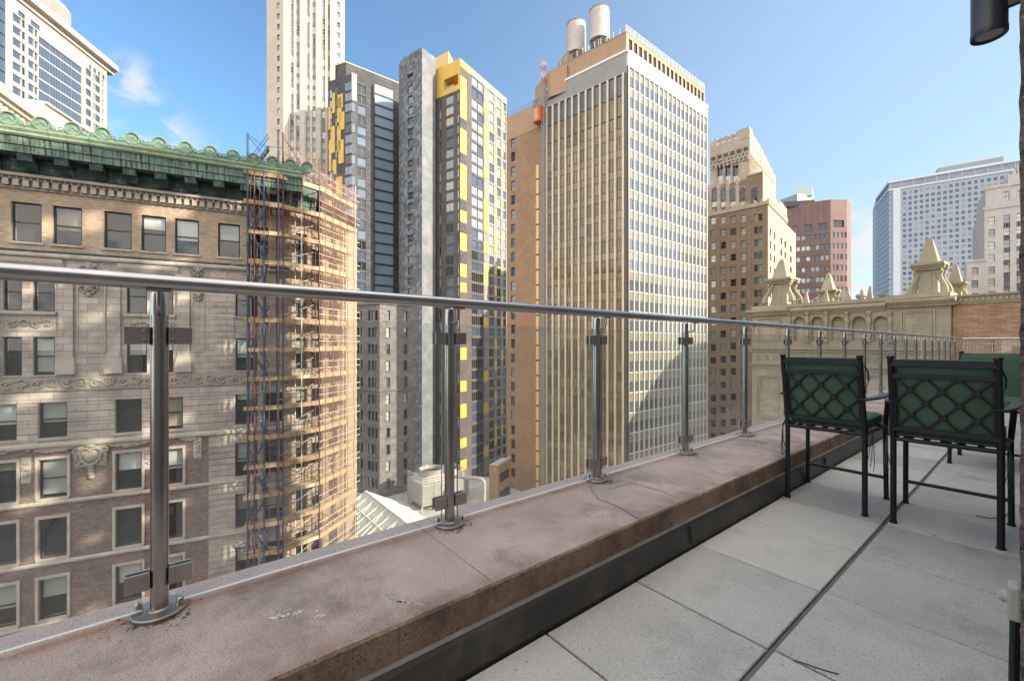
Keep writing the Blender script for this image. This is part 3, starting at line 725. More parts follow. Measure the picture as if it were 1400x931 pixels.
for z in lev[1:]:
    b = MB()
    for dz in (.55, 1.05):
        b.tube([S2.pt(-.1, z+dz, .06), S2.pt(S2.L+.55, z+dz, .06)], .028, PIPE, 5); b.tube([S1.pt(0, z+dz, .05), S1.pt(S1.L, z+dz+rg.uniform(-.06, .06), .05)], .022, STEELD, 5)
    b.tube([S0.pt(-.2, z+.95, .05), S0.pt(S0.L, z+.95+rg.uniform(-.1, .1), .05)], .022, STEELD, 5)
    b.build('guard_rail', SC)
    b = MB()
    a = 1 if lev.index(z) % 2 else -1
    b.tube([S1.pt(0, z+.1, .02), S1.pt(S1.L, z+1.8, .02)], .022, STEELD, 5); b.tube([S1.pt(0, z+1.8, -.02), S1.pt(S1.L, z+.1, -.02)], .022, STEELD, 5)
    b.tube([S1.pt(.1, z+.3, -.9), S1.pt(S1.L, z+1.3, -.9)], .02, PIPE, 5); b.tube([S2.pt(0, z+.1, -.3), S2.pt(S2.L, z+1.9, -.3)], .02, BLUEP, 5); b.tube([S2.pt(0, z+1.8, -.4), S2.pt(S2.L*.6, z+.1, -.4)], .02, BLUEP, 5)
    b.build('brace', SC)
    b = MB()                                             # stair flight in the first bay
    x0, x1 = .25, S0.L*.62
    if a < 0: x0, x1 = x1, x0
    for n in (-.15, -.7): b.bar(S0.pt(x0, z, n), S0.pt(x1, z+2.0, n), .05, .14, BLUEP); b.tube([S0.pt(x0, z+.9, n), S0.pt(x1, z+2.9, n)], .025, BLUEP, 5)
    for q in range(7): t = (q+.5)/7; b.fbox(S0, min(x0+(x1-x0)*t-.1, x0+(x1-x0)*t+.1), max(x0+(x1-x0)*t-.1, x0+(x1-x0)*t+.1), z+2.0*t-.02, z+2.0*t+.02, -.68, -.17, GALV)
    b.build('stair', SC)
NET = clear_glass('debris_netting', (.93, .90, .86), 0, 1.0, dust=.17, dustcol=(.62, .46, .36))
NETD = clear_glass('thin_netting', (.93, .9, .88), 0, 1.0, dust=.10, dustcol=(.6, .42, .34))
b = MB(); b.fquad(S2, .03, S2.L, zbot, ztop+1.3, .085, NET); b.fquad(S1, .05, S1.L, ztop+.2, ztop+1.9, .085, NETD); b.build('netting', SC)
b = MB()
for F, n in ((S2, 5), (S1, 3), (S0, 4)):
    for q in range(n):
        u = F.L*(q+.6)/n; pts = [F.pt(u+.05*math.sin(k*1.7+q), ztop+1.4-k*1.5, .10) for k in range(18)]; b.tube(pts, .02 if F is S2 else .012, CABLE, 4)
for z in (ztop+.7, ztop-1.0):
    b.tube([S2.pt(S2.L*t, z-.5*math.sin(math.pi*t)*.8-.3*t, .11) for t in (0, .2, .4, .6, .8, 1)], .028, CABLE, 5)
for u0, dz in ((0, 0), (.3, .5), (0, 1.2)):
    b.tube([S1.pt(0, ztop+3.0-dz, .05), S1.pt(S1.L*.5, ztop+2.4-dz*.7, .05), S1.pt(S1.L, ztop+2.1-dz*.6, .05), S2.pt(S2.L, ztop+1.6-dz*.4, .05)], .018, CABLE, 4)
b.tube([S0.pt(.15, ztop+2.5, 0), S0.pt(S0.L*.5, ztop+1.9, 0), S0.pt(S0.L, ztop+2.0, 0)], .02, BLUEP, 4); b.tube([S0.pt(.15, ztop+2.4, 0), S0.pt(S0.L*.6, ztop+1.0, 0)], .02, BLUEP, 4)
b.tube([S0.pt(S0.L, ztop+2.9, 0), S1.pt(S1.L*.6, ztop+.9, 0), S1.pt(S1.L, ztop+.4, 0)], .025, STEELD, 4)
b.build('cord', SC)

# ------------------------------------------------------------------ generic tower helpers
def corner_faces(px, D, azl, pxl, azr, pxr):
    """two faces meeting at a corner column: left one ends at pxl, right one at pxr"""
    c = P(px, D)
    dl = FW*math.cos(R(azl))+RT*math.sin(R(azl)); fl = Face(c, -dl); ul = fl.u(pxl); pl = fl.pt(ul, 0)
    fr = Face(c, FW*math.cos(R(azr))+RT*math.sin(R(azr))); ur = fr.u(pxr); pr = fr.pt(ur, 0)
    return Face2(pl, c), Face2(c, pr), pl, V((c.x, c.y, 0)), pr
def rows(F, px, ys, hpx):       # window rows on a column from pixel tops
    u = F.u(px); D = F.depth(u); return [(Zy(y+hpx, D), Zy(y, D)) for y in ys]
def frange(a, n, s): return [a+i*s for i in range(n)]

# ---- pale stepped office tower, far top left
T = FaceAz(145, 165, -8); T.o = T.o; uL = T.u(-40)
OT = thing('office_tower', 'pale granite office tower with blue glass bands and overhanging roof edge, top left', 'office building', tuple(T.pt(0, 0))[:2]+(GZ,))
zt = T.z(145, 97); b = MB(); wn_ = Wins(); holes = []
pt = lambda px: T.u(px)
Hr = 3.72
zr = [zt-4.8-Hr*k for k in range(0, 11)]
segs = [(15.5, 29), (30, 34.8), (36.3, 46.5), (47.3, 51.5), (116, 124.8), (125.8, 129.6), (130.3, 136.8), (137.8, 141.5)]
for k, z in enumerate(zr):
    if k < 7:
        for a, c in segs: holes.append((pt(a), pt(c), z-2.25, z)); wn_.add(T, pt(a), pt(c), z-2.25, z, 'far', FRG, GL1, -.25)
    else:
        a, c = (25, 62) if k < 9 else (25, 110); c2 = 116
        for x0, x1 in ((pt(-40), pt(12)), (pt(25), pt(60)), (pt(63), pt(110)), (pt(116), pt(142))):
            holes.append((x0, x1, z-2.25, z)); wn_.add(T, x0, x1, z-2.25, z, 'quad', FRG, GL1, -.25)
big = (pt(53), pt(112), zr[7]+.3, zt-6.0); holes.append(big)
holes.append((pt(-40), pt(8), zr[6]-1, zt-3))
for a, c in ((25, 40), (42, 55), (122, 132), (134, 143)): holes.append((pt(a), pt(c), zt-4.4, zt-2.6)); wn_.add(T, pt(a), pt(c), zt-4.4, zt-2.6, 'quad', FRG, GL1, -.25)
b.wall(T, uL, 0, GZ, zt, holes, STRIPE, .3, STRIPE)
n = 0; z = big[2]
while z < big[3]-.5:
    z1 = min(z+Hr-.45, big[3])
    for q in range(4):
        u0 = big[0]+(big[1]-big[0])*q/4; u1 = big[0]+(big[1]-big[0])*(q+1)/4
        wn_.add(T, u0, u1, z, z1, 'quad', FRG, GL1, -.25)
    b.fbox(T, big[0], big[1], z1, z1+.45, -.30, -.18, STRIPE); z += Hr
z = zr[6]-1
while z < zt-4: wn_.add(T, pt(-40), pt(8), z, z+Hr-.3, 'quad', FRD, GL1, -.25); b.fbox(T, pt(-40), pt(8), z+Hr-.3, z+Hr, -.3, -.2, GL2); z += Hr
for px in (14, 35.5, 115, 125.3, 137.5, 144):            # stepped piers between the window bays
    b.fbox(T, pt(px)-.5, pt(px)+.5, zr[6]-2.2, zt-.4, .005, .2, STRIPE)
for k in range(7):
    for a, c in ((17, 52), (117, 142)): b.fbox(T, pt(a), pt(c), zr[k]+.1, zr[k]+.4, .006, .12, STRIPE)
dd = T.n*-40
p0, p1 = T.pt(uL, 0), T.pt(0, 0)
b.prism([p0, p1, p1+dd, p0+dd], GZ, zt, STRIPE, skip=(0,), rm=ROOFL)
b.build('wall', OT)
r = MB(); r.prof(T, uL, 3.2, [(-41, zt+.01), (.6, zt+.01), (.6, zt+1.2), (2.2, zt+1.6), (2.2, zt+3.4), (1.6, zt+4.2), (-41, zt+4.2)], STRIPE)
r.prof(T, uL, -14, [(-1, zt+4.21), (-1, zt+11), (-3, zt+14), (-30, zt+14), (-30, zt+4.21)], GREYPAN); r.build('roof', OT)
wn_.finish(OT, 100, .5)

# ---- cream stone building whose roof edge shows behind the copper cornice
T = FaceAz(96, 62, -21); zt = T.z(92, 197)
CB = thing('stone_building', 'cream stone building with long moulded roof edge, behind the green copper cornice', 'building', tuple(T.pt(0, 0))[:2]+(GZ,))
b = MB(); uL = T.u(-60); p0, p1 = T.pt(uL, 0), T.pt(0, 0); dd = T.n*-14
b.prism([p0, p1, p1+dd, p0+dd], GZ, zt-2.0, CREAMT, rm=ROOFL)
b.build('wall', CB)
b = MB(); b.prof(T, uL, .8, [(-14, zt-1.99), (.05, zt-1.99), (.3, zt-1.6), (.35, zt-1.3), (.9, zt-1.1), (1.0, zt-.75), (1.35, zt-.6), (1.4, zt-.25), (1.2, zt), (-14, zt)], CREAMT)
u = uL
while u < 0: b.fbox(T, u, u+.35, zt-2.0, zt-1.35, .06, .8, CREAMT); u += .9
b.build('cornice', CB)
b = MB(); hF = FaceAz(93, 66, -14); hz = hF.z(100, 168)
uL = hF.u(60); uR = hF.u(132); q0, q1 = hF.pt(uL, 0), hF.pt(uR, 0); dd = hF.n*-6
b.prism([q0, q1, q1+dd, q0+dd], zt-6, hz, CREAMT, rm=ROOFL); b.prof(hF, uL, uR+.3, [(-6, hz+.003), (.35, hz+.003), (.35, hz+.3), (-6, hz+.4)], CREAMT)
b.build('penthouse', CB)

# ---- tall cream art deco tower
Fm = FaceAz(386, 150, 79); Fm.L = Fm.u(456)
pA = Fm.pt(0, 0); pB = Fm.pt(Fm.L, 0)
dl = FW*math.cos(R(-72))+RT*math.sin(R(-72)); fl = Face(pA, -dl); pL = fl.pt(fl.u(364.5), 0); Fl = Face2(pL, pA)
fr = Face(pB, FW*math.cos(R(42))+RT*math.sin(R(42))); pR = fr.pt(fr.u(466), 0); Fr = Face2(pB, pR)
DT = thing('stone_tower', 'very tall cream stone tower with paired window columns, cut off by the top edge', 'skyscraper', (pA.x, pA.y, GZ))
ZD = 140; b = MB(); wn_ = Wins(); hm = []; hl = []; hr = []
bays = [(396.5, 409.5), (418.5, 431.5), (440, 452.5)]
for a, c in bays: hm.append((Fm.u(a), Fm.u(c), GZ, ZD-2))
sp = MB(); k = 0
zrow = [Zy(50+14.45*i, 150) for i in range(-9, 22)]
for a, c in bays:
    u0, u1 = Fm.u(a), Fm.u(c); sp.fbox(Fm, u0+.01, u1-.01, GZ, ZD-2, -.8, -.45, CREAMD); um = (u0+u1)/2
    sp.fbox(Fm, um-.38, um+.38, GZ, ZD-2, -.449, -.1, CREAMT)
    for z in zrow:
        for x0, x1 in ((u0+.05, um-.42), (um+.42, u1-.05)):
            wn_.add(Fm, x0, x1, z-1.1, z+1.1, 'sash', FRW, random.choice((GL1, GL2, GL3, GL1, GL4)), -.40)
for z in zrow:
    for F, px, hh in ((Fl, 380.5, hl), (Fr, 463, hr)):
        u = F.u(px); hh.append((u-.62, u+.62, z-1.0, z+1.0)); wn_.add(F, u-.6, u+.6, z-1, z+1, 'sash', FRW, random.choice((GL2, GL1, GL3)), -.3)
b.wall(Fm, 0, Fm.L, GZ, ZD, hm, CREAMT, .8, CREAMT)
b.wall(Fl, 0, Fl.L, GZ, ZD, hl, CREAMT, .4, CREAMT); b.wall(Fr, 0, Fr.L, GZ, ZD, hr, CREAMT, .4, CREAMT)
b.prism([pL, pA, pB, pR, pR-Fm.n*7, pL-Fm.n*7], GZ, ZD, CREAMT, skip=(0, 1, 2))
for a in (391, 413.8, 435.5, 455): b.fbox(Fm, Fm.u(a)-.8, Fm.u(a)+.8, GZ, ZD, .004, .35, CREAMT)
b.build('wall', DT); sp.build('spandrel', DT); wn_.finish(DT, 100, .5)

GLSK = glassy('glass_painted_sky', (.42, .56, .72), .3)  # sky reflection put into the base blue of the recessed ribbon windows
# ---- charcoal and yellow apartment tower: back wing
T1, T2, pl, pc, pr = corner_faces(473, 152, -68, 447, 52, 551)
AW = thing('apartment_wing', 'charcoal apartment wing with yellow panels and ribbon windows, left of the curved concrete tower', 'apartment building', (pc.x, pc.y, GZ))
zt = Zy(86, 152); b = MB(); wn_ = Wins(); h2 = []
u0, u1 = T2.u(512.5), T2.u(537.5)
ys = frange(119.5, 27, 14.35)
for (z0, z1) in rows(T2, 525, ys, 11.6):
    h2.append((u0, u1, z0, z1)); wn_.add(T2, u0, u1, z0, z1, 'ribbon', FRW, GLSK, -.12)
b.wall(T1, 0, T1.L, GZ, zt, [], DARKB); b.wall(T2, 0, T2.L, GZ, zt, h2, DARKB, .4)
b.prism([pl, pc, pr, pr+(pl-pc)], GZ, zt, DARKB, skip=(0, 1), rm=ROOF)
b.fbox(T2, -.2, T2.L, zt+.003, zt+.35, -.5, .15, YELL); b.fbox(T1, 0, T1.L, zt+.003, zt+.35, -.5, .15, YELL)
b.build('wall', AW)
yp = MB(); Z = lambda y: Zy(y, 152)
for a, c, y0, y1 in ((447.5, 457, 110, 135), (447.5, 450, 140, 200), (447.5, 452, 205, 236)): yp.fbox(T1, T1.u(a), T1.u(c), Z(y1), Z(y0), .01, .15, YELW)
yp.build('yellow_panel', AW); wn_.add(T1, T1.u(458), T1.u(470), Z(118), Z(107), 'quad', FRG, GL1, .05)
# front mass of the same wing
T1, T2, pl, pc, pr = corner_faces(481, 141, -66, 449, 50, 511)
zt = Zy(101, 141); b = MB(); h1 = []; h2 = []
ys = frange(117, 27, 14.2)
for i, (z0, z1) in enumerate(rows(T2, 495, ys, 11)):
    a, c = T2.u(489), T2.u(500.5); h2.append((a, c, z0, z1)); wn_.add(T2, a, c, z0, z1, 'case', FRG, random.choice((GL1, GL1, GL2)), -.2)
    a = 0.02; c = T2.u(485.5); wn_.add(T2, a, c, z0, z1, 'case', FRG, random.choice((GL1, GL2)), .06); 
    wn_.add(T1, T1.u(472), T1.L-.02, z0, z1, 'case', FRG, random.choice((GL1, GL2, GL1)), .06)
    wn_.add(T1, T1.u(451), T1.u(454), z0-.8, z1-.8, 'far', FRG, random.choice((GL1, GL3)), .04)
    wn_.add(T1, T1.u(458.5), T1.u(461), z0-.4, z1-.4, 'far', FRG, random.choice((GL1, GL2)), .04)
b.wall(T1, 0, T1.L, GZ, zt, h1, DARKB); b.wall(T2, 0, T2.L, GZ, zt, h2, DARKB, .35)
b.prism([pl, pc, pr, pr+(pl-pc)], GZ, zt, DARKB, skip=(0, 1), rm=ROOF)
b.fbox(T2, .0, T2.u(487.5), Zy(137, 141), zt+.3, .004, .05, STRIPE)
b.build('front_wall', AW)
yp = MB(); Zf = lambda y: Zy(y, 142)
for a, c, y0, y1 in ((454.5, 458, 122, 150), (461.5, 469, 127, 146), (461.5, 467, 130, 165), (449.5, 452, 140, 172), (453, 458, 168, 205), (461.5, 466, 170, 205), (464, 471, 152, 176), (450, 453, 186, 230), (455, 460, 215, 235), (463, 470, 190, 222), (449.5, 455, 248, 290), (460, 468, 240, 276), (456, 461, 296, 340), (464, 471, 300, 330)): yp.fbox(T1, T1.u(a), T1.u(c), Zf(y1), Zf(y0), .01, .12, YELW)
yp.build('yellow_panel', AW); wn_.finish(AW, 100, .5)

# ---- curved concrete tower
pc = P(577, 139); dl = FW*math.cos(R(-56))+RT*math.sin(R(-56)); f0 = Face(pc, -dl); pa = f0.pt(f0.u(554), 0)
pts = [pa]; p = V(pa); az = -56
for k in range(7):
    az += 13.5; d = FW*math.cos(R(az))+RT*math.sin(R(az)); p = p+d*2.9; pts.append(V(p))
pts = [V((q.x, q.y, 0)) for q in pts]
fr = Face(pc, FW*math.cos(R(33))+RT*math.sin(R(33))); pr = fr.pt(fr.u(595.5), 0)
CT = thing('concrete_tower', 'bare grey concrete tower with a rounded left side and one column of small windows', 'tower', (pc.x, pc.y, GZ))
zt = Zy(65, 139); b = MB(); wn_ = Wins(); hh = []
Fc = Face2(pa, pc)
for i, (z0, z1) in enumerate(rows(Fc, 561, frange(117, 27, 14.6), 9.5)):
    a, c = Fc.u(557.5), Fc.u(564.5); hh.append((a, c, z0, z1)); wn_.add(Fc, a, c, z0, z1, 'double', FRG, GL3 if i < 3 else random.choice((GL1, GL2)), -.35)
hv = (Fc.u(556.8), Fc.u(564.3), Zy(99, 139), Zy(93, 139)); hh.append(hv)
b.wall(Fc, 0, Fc.L, GZ, zt, hh, CONC, .5, CONC, FRD)
outl = list(reversed(pts))+[V((pc.x, pc.y, 0))]
for q in range(len(pts)-1): a, c = outl[q], outl[q+1]; b.poly([(a.x, a.y, GZ), (c.x, c.y, GZ), (c.x, c.y, zt), (a.x, a.y, zt)], CONC)
outl += [pr, pr-fr.n*14]
b.prism(outl, GZ, zt, CONC, skip=tuple(range(len(pts)-1))+(len(pts)-1, len(pts)), rm=ROOF)
b.wall(Face2(pc, pr), 0, (pr-V((pc.x, pc.y, 0))).length, GZ, zt, [], CONCL)
b.build('wall', CT)
wn_.finish(CT, 100, .5)

# ---- taupe and yellow apartment tower
T1, T2, pl, pc, pr = corner_faces(629, 140, -57, 588, 33, 692.5)
AT = thing('apartment_tower', 'taupe apartment tower with a bright yellow crown, yellow corner stripe and sunlit upper right side', 'apartment building', (pc.x, pc.y, GZ))
zt = Zy(80, 140); b = MB(); wn_ = Wins(); h1 = []; h2 = []; yp = MB(); Z = lambda y: Zy(y, 140)
ys = frange(117, 38, 14.6)
for i, (z0, z1) in enumerate(rows(T1, 614, ys, 11.5)):
    for a, c, st in ((609.5, 620, 'case'), (600.5, 603, 'far'), (624.8, 627.5, 'far')):
        x0, x1 = T1.u(a), T1.u(c); h1.append((x0, x1, z0, z1)); wn_.add(T1, x0, x1, z0, z1, st, FRG, random.choice((GL1, GL3, GL3, GL4)) if i < 12 else random.choice((GL1, GL2, GL3)), -.2)
for i, (z0, z1) in enumerate(rows(T2, 655, frange(112, 38, 14.6), 11.5)):
    for a, c, st in ((645, 653, 'trip'), (653.4, 660.8, 'trip'), (669, 675.5, 'case'), (679.5, 684.5, 'case'), (688, 691.5, 'far')):
        x0, x1 = T2.u(a), T2.u(c); h2.append((x0, x1, z0, z1)); wn_.add(T2, x0, x1, z0, z1, st, FRG, random.choice((GL1, GL3, GL3)) if i < 16 else random.choice((GL1, GL2)), -.2)
zf = Z(122)
lg = (T1.u(607), T1.L-.9, Z(117)+.6, Z(100))
b.wall(T1, 0, T1.L, zf, zt, [lg], YELW, 3.5, YELW, YELL); b.wall(T1, 0, T1.L, GZ, zf, h1, TAUPE, .35)
ub = T2.u(662); cutz = Zy(103, 145)
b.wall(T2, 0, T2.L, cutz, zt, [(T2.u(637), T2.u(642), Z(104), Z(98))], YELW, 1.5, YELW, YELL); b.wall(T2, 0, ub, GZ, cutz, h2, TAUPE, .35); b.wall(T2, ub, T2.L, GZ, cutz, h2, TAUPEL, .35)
b.prism([pl, pc, pr, pr+(pl-pc)], GZ, zt, YELW, skip=(0, 1), rm=ROOF)
b.fbox(T2, T2.u(643), T2.L, cutz+.004, zt-.6, .004, .12, STRIPE)
b.build('wall', AT)
us = T2.u(637.5)
for y0, y1 in ((103, 160), (175, 208), (223, 271), (287, 303), (318, 342), (360, 378), (386, 399), (475, 492), (521, 536), (553, 572), (600, 613), (630, 644)):
    q = MB(); q.fbox(T2, .02, us, Z(y1), Z(y0), .02, .14, YELW); q.build('yellow_panel', AT)
for y0, y1 in ((160, 175), (208, 223), (271, 287), (303, 318), (342, 360)):
    q = MB(); q.fbox(T2, .02, us, Z(y1)+.01, Z(y0)-.01, .02, .12, DARKB); q.build('dark_panel', AT)
ry = random.Random(5)
for a, c, seq in ((661.2, 667.5, (1, 0, 1, 0, 1, 1, 1, 0, 1, 0, 0, 1, 1, 1, 0, 1, 0, 1, 1, 0, 0, 0, 1, 0, 0, 0, 0, 1, 0, 0, 1, 0, 0, 0, 1)), (676, 679.2, (0, 1, 0, 0, 1, 0, 1, 1, 0, 0, 1, 0, 1, 0, 1, 1, 0, 1, 0, 1, 0, 1, 0, 0, 1, 0, 1, 0, 0, 1, 0, 0, 1, 1)), (685, 687.8, (1, 0, 1, 1, 0, 0, 1, 0, 1, 1, 0, 1, 0, 0, 1, 0, 0, 1, 0, 0, 1, 0, 1, 0, 0, 1, 0, 0, 0, 0, 1, 0, 1))):
    zz = rows(T2, (a+c)/2, frange(112, 36, 14.6), 14.6)
    for (z0, z1), on in zip(zz, seq):
        if on and z1 < cutz: q = MB(); q.fbox(T2, T2.u(a), T2.u(c), z0-.2, z1-.2, .02, .10, YELW); q.build('yellow_panel', AT)
b = MB(); b.prism([P(594, 150), P(613, 146), P(640, 170), P(600, 172)], 60, Zy(70, 146), YELL, rm=ROOF); b.build('roof_block', AT)
wn_.finish(AT, 100, .5)

# ---- old grey stone building
T1, T2, pl, pc, pr = corner_faces(519, 88, -58, 470, 50, 565.5)
GB = thing('old_building', 'old grey stone office block with small dark windows, seen through the glass rail', 'building', (pc.x, pc.y, GZ))
zt = Zy(412.5, 88); b = MB(); wn_ = Wins(); h1 = []; h2 = []
for i in range(16):
    y = 424+23.2*i
    for a, c in ((488, 491), (493, 496), (503, 506.5), (508, 511.3), (512.7, 516)):
        z0, z1 = Zy(y+13.5, 88), Zy(y, 88); x0, x1 = T1.u(a), T1.u(c); h1.append((x0, x1, z0, z1)); wn_.add(T1, x0, x1, z0, z1, 'sash', FRD, random.choice((GL2, GL2, GL4, GL1)), -.3)
    for a, c in ((528.3, 533.3), (552, 557)):
        z0, z1 = Zy(y+14, 88), Zy(y, 88); x0, x1 = T2.u(a), T2.u(c); h2.append((x0, x1, z0, z1)); wn_.add(T2, x0, x1, z0, z1, 'sash', FRD, random.choice((GL2, GL2, GL1, GL4)), -.3)
b.wall(T1, 0, T1.L, GZ, zt, h1, GREYST, .4); b.wall(T2, 0, T2.L, GZ, zt, h2, GREYST, .4)
b.prism([pl, pc, pr, pr+(pl-pc)], GZ, zt, GREYST, skip=(0, 1), rm=ROOF)
for k, h in enumerate(h2): b.fbox(T2, h[0]-.15, h[1]+.15, h[2]-.18, h[2]-.004, .004, .14, GREYST); b.fbox(T2, h[0]-.1, h[1]+.1, h[3]+.004, h[3]+.3, .004, .06, GREYST)
for y in (414.5, 534): b.fbox(T2, -.2, T2.L, Zy(y+1.2, 88), Zy(y, 88), .005, .25, GREYST); b.fbox(T1, 0, T1.L, Zy(y+1.2, 88), Zy(y, 88), .005, .25, GREYST)
b.build('wall', GB); wn_.finish(GB, 100, .5)

# ---- curtain wall tower with brown flank
T1, T2, pl, pc, pr = corner_faces(857, 76, -49, 748.5, 51.5, 965.5)
CW = thing('glass_tower', 'tall glass office tower with pale vertical fins, brown penthouse and plain brown brick flank', 'office building', (pc.x, pc.y, GZ))
zl = Zy(72.5, 76); zp = Zy(42, 76)
b = MB(); b.wall(T1, 0, T1.L, GZ, zl, [], DKSTEEL); b.wall(T2, 0, T2.L, GZ, zl, [], GREYPAN)
b.prism([pl, pc, pr, pr+(pl-pc)], GZ, zl, GREYPAN, skip=(0, 1), rm=ROOF)
b.fbox(T1, -.15, T1.L-.003, zl-3.6, zl+.003, .01, .28, GREYPAN); b.fbox(T1, -.15, T1.L+.3, zl+.006, zl+.45, -.5, .40, WHITEP)
b.fbox(T2, .003, T2.L+.15, zl-2.4, zl+.003, .01, .28, WHITEP); b.fbox(T2, .41, T2.L+.3, zl+.006, zl+.45, -.5, .40, WHITEP)
b.fbox(T1, T1.L-.55, T1.L+.02, GZ, zl-3.6, .012, .30, DKSTEEL); b.fbox(T2, -.02, .35, GZ, zl-2.4, .012, .30, DKSTEEL)
b.build('wall', CW)
FH = 3.66; wn_ = Wins(); fins = MB(); nb = 11; bw = (T1.L-.6)/nb; rc = random.Random(21)
zrow = [zl-3.7-FH*k for k in range(32)]
for j in range(nb+1):
    u = .05+j*bw; fins.fbox(T1, u-.16, u+.16, GZ, zl-3.6, .02, .50, ALU)
fb = fins.build('vertical_fin', CW, kind='stuff')
cells = MB()
for j in range(nb):
    u0, u1 = .05+j*bw+.16, .05+(j+1)*bw-.16
    for k, z in enumerate(zrow):
        if z-FH < GZ: continue
        if k == 0: m = GLT
        elif k in (1,): m = GLB2
        else: m = None
        if k < 2:
            wn_.add(T1, u0, u1, z-FH*.98, z, 'bare', FRD, m, .08)
        else:
            zs = z-FH*.62
            wn_.add(T1, u0, u1, zs, z, 'case', FRD, rc.choice((GLB, GLB, GLB2, GLB3)), .08)
            cells.fbox(T1, u0, u1, z-FH, zs-.02, .02, .07, rc.choice((GLB, GLB, GLB2)))
cells.build('spandrel_panel', CW, kind='stuff')
nb2 = 18; bw2 = (T2.L-.35)/nb2; cells = MB(); fins = MB(); bars = MB()
for j in range(nb2+1): u = .35+j*bw2; fins.fbox(T2, u-.11, u+.11, GZ, zl-2.4, .02, .26, ALU2)
fins.build('white_fin', CW, kind='stuff')
zrow2 = [zl-2.4-FH*k for k in range(32)]
for k, z in enumerate(zrow2):
    if z-FH < GZ: continue
    bars.fbox(T2, .35, T2.L, z-.075, z+.075, .018, .12, ALU2)
    for j in range(nb2):
        u0, u1 = .35+j*bw2+.10, .35+(j+1)*bw2-.10
        wn_.add(T2, u0, u1, z-FH+.15, z-FH*.42, 'bare', FRW, GLR, .08); 
        cells.fbox(T2, u0, u1, z-FH*.42+.03, z-.14, .02, .075, GLS)
bars.build('floor_band', CW, kind='stuff'); cells.build('spandrel_panel', CW, kind='stuff')
# penthouse storey in brown
b = MB(); pp = []
hx = [(.8+1.53*j, .8+1.53*j+.95, zl+.75, zp-.85) for j in range(18)]
Fp1, Fp2 = T1.off(-.25), T2.off(-.25); uL = Fp1.u(766)
cP = V((pc.x, pc.y, 0))-T1.n*.25-T2.n*.25
Fp1 = Face(Fp1.pt(uL, 0), T1.d); Fp1.L = Fp1.u(857); Fp2 = Face(cP, T2.d); Fp2.L = T2.L-.3
Fp1 = Face2(Fp1.o, cP)
b.wall(Fp1, 0, Fp1.L, zl+.44, zp, [], BRNP); b.wall(Fp2, 0, Fp2.L, zl+.44, zp, [h for h in hx if h[1] < Fp2.L], BRNP, .14, FRD, GL2)
e = Fp2.pt(Fp2.L, 0); b.prism([Fp1.o, cP, e, e+(Fp1.o-cP)], zl+.44, zp, BRNP, skip=(0, 1), rm=ROOF)
for q in range(1, 4): u = Fp1.L*q/4; b.fbox(Fp1, u-.02, u+.02, zl+.5, zp, .002, .03, GREYPAN)
pent = b.build('penthouse', CW)
b = MB()
for F in (Fp1, Fp2):
    b.fbox(F, 0, F.L, zp+.004, zp+.12, -.25, .06, GREYPAN)
    n = int(F.L/1.25)
    for q in range(n+1): u = F.L*q/n; b.fbox(F, u-.04, u+.04, zp+.12, zp+1.3, -.12, -.04, WHITEP if F is Fp2 else GALV)
    for dz in (.5, .9, 1.3): b.fbox(F, 0, F.L, zp+dz, zp+dz+.05, -.10, -.05, GALV)
    
b.build('roof_railing', pent)
# brown flank
B1 = Face(T1.pt(T1.u(693), 0), T1.d); B1.L = (pl-B1.o).length
zk = Zy(150, 88); b = MB(); hh = []; wb = Wins(); D0 = B1.depth(B1.u(701))
for i in range(28):
    y = 165+ (0 if i == 0 else 24+19.6*(i-1)); x0, x1 = B1.u(698.6), B1.u(704.2); z0, z1 = Zy(y+(14 if i == 0 else 12.5), D0), Zy(y, D0)
    hh.append((x0, x1, z0, z1)); wn_.add(B1, x0, x1, z0, z1, 'double' if i else 'bare', FRD, random.choice((GL1, GL2, GL3)), -.25)
zk1 = B1.z(694, 161); 
b.wall(B1, 0, B1.L, GZ, zk1, hh, BRN, .4)
b.prism([B1.o, pl, pl-T1.n*12, B1.o-T1.n*12], GZ, zk1, BRN, skip=(0,), rm=ROOF)
b.fbox(B1, 0, B1.L, zk1-5.2, zk1+.02, .006, .05, BRNP)
b.build('brown_flank', CW)
b = MB(); u = B1.u(735); y0 = 226; D = B1.depth(u)
for i in range(22):
    ya = 226+20.6*i; b.fbox(B1, u-.38, u+.38, Zy(ya+18.4, D), Zy(ya, D), .005, .10, YELL); b.fbox(B1, u-.42, u+.42, Zy(ya+20.55, D), Zy(ya+18.45, D), .005, .08, FRD)
b.build('yellow_strip', CW)
b = MB()
n = 9
for q in range(n+1): u = B1.L*q/n; b.fbox(B1, u-.03, u+.03, zk1+.02, zk1+1.2, -.2, -.12, BLUEG)
for dz in (.4, .8, 1.2): b.fbox(B1, 0, B1.L, zk1+dz-.05, zk1+dz, -.18, -.14, BLUEG)
b.build('roof_railing', CW)
b = MB(); K = FaceAz(731.5, 92, -49); zkk = K.z(731.5, 117)
Kp = [P(731.5, 92), P(752, 86), P(775, 84), P(790, 96), P(735, 104)]
b.prism(Kp, zk1-.5, Zy(113, 90), BRNP, rm=ROOF)
Kq = [P(763, 90), P(777, 86.5), P(800, 92), P(790, 100)]
b.prism(Kq, zl, Zy(72, 87), BRNP, rm=ROOF)
b.build('roof_block', CW)
b = MB(); b.fbox(T1, T1.u(751), T1.u(766), Zy(128, 83), Zy(99, 83), -.6, .1, YELL); b.fbox(T1, T1.u(752), T1.u(756), Zy(126, 83), Zy(113, 83), .101, .16, HOISTY)
for q in range(4): b.fbox(T1, T1.u(752.5+2.2*q), T1.u(753.9+2.2*q), Zy(111, 83), Zy(106, 83), .102, .14, FRD)
b.build('plywood_screen', CW)
wn_.finish(CW, 100, .5)

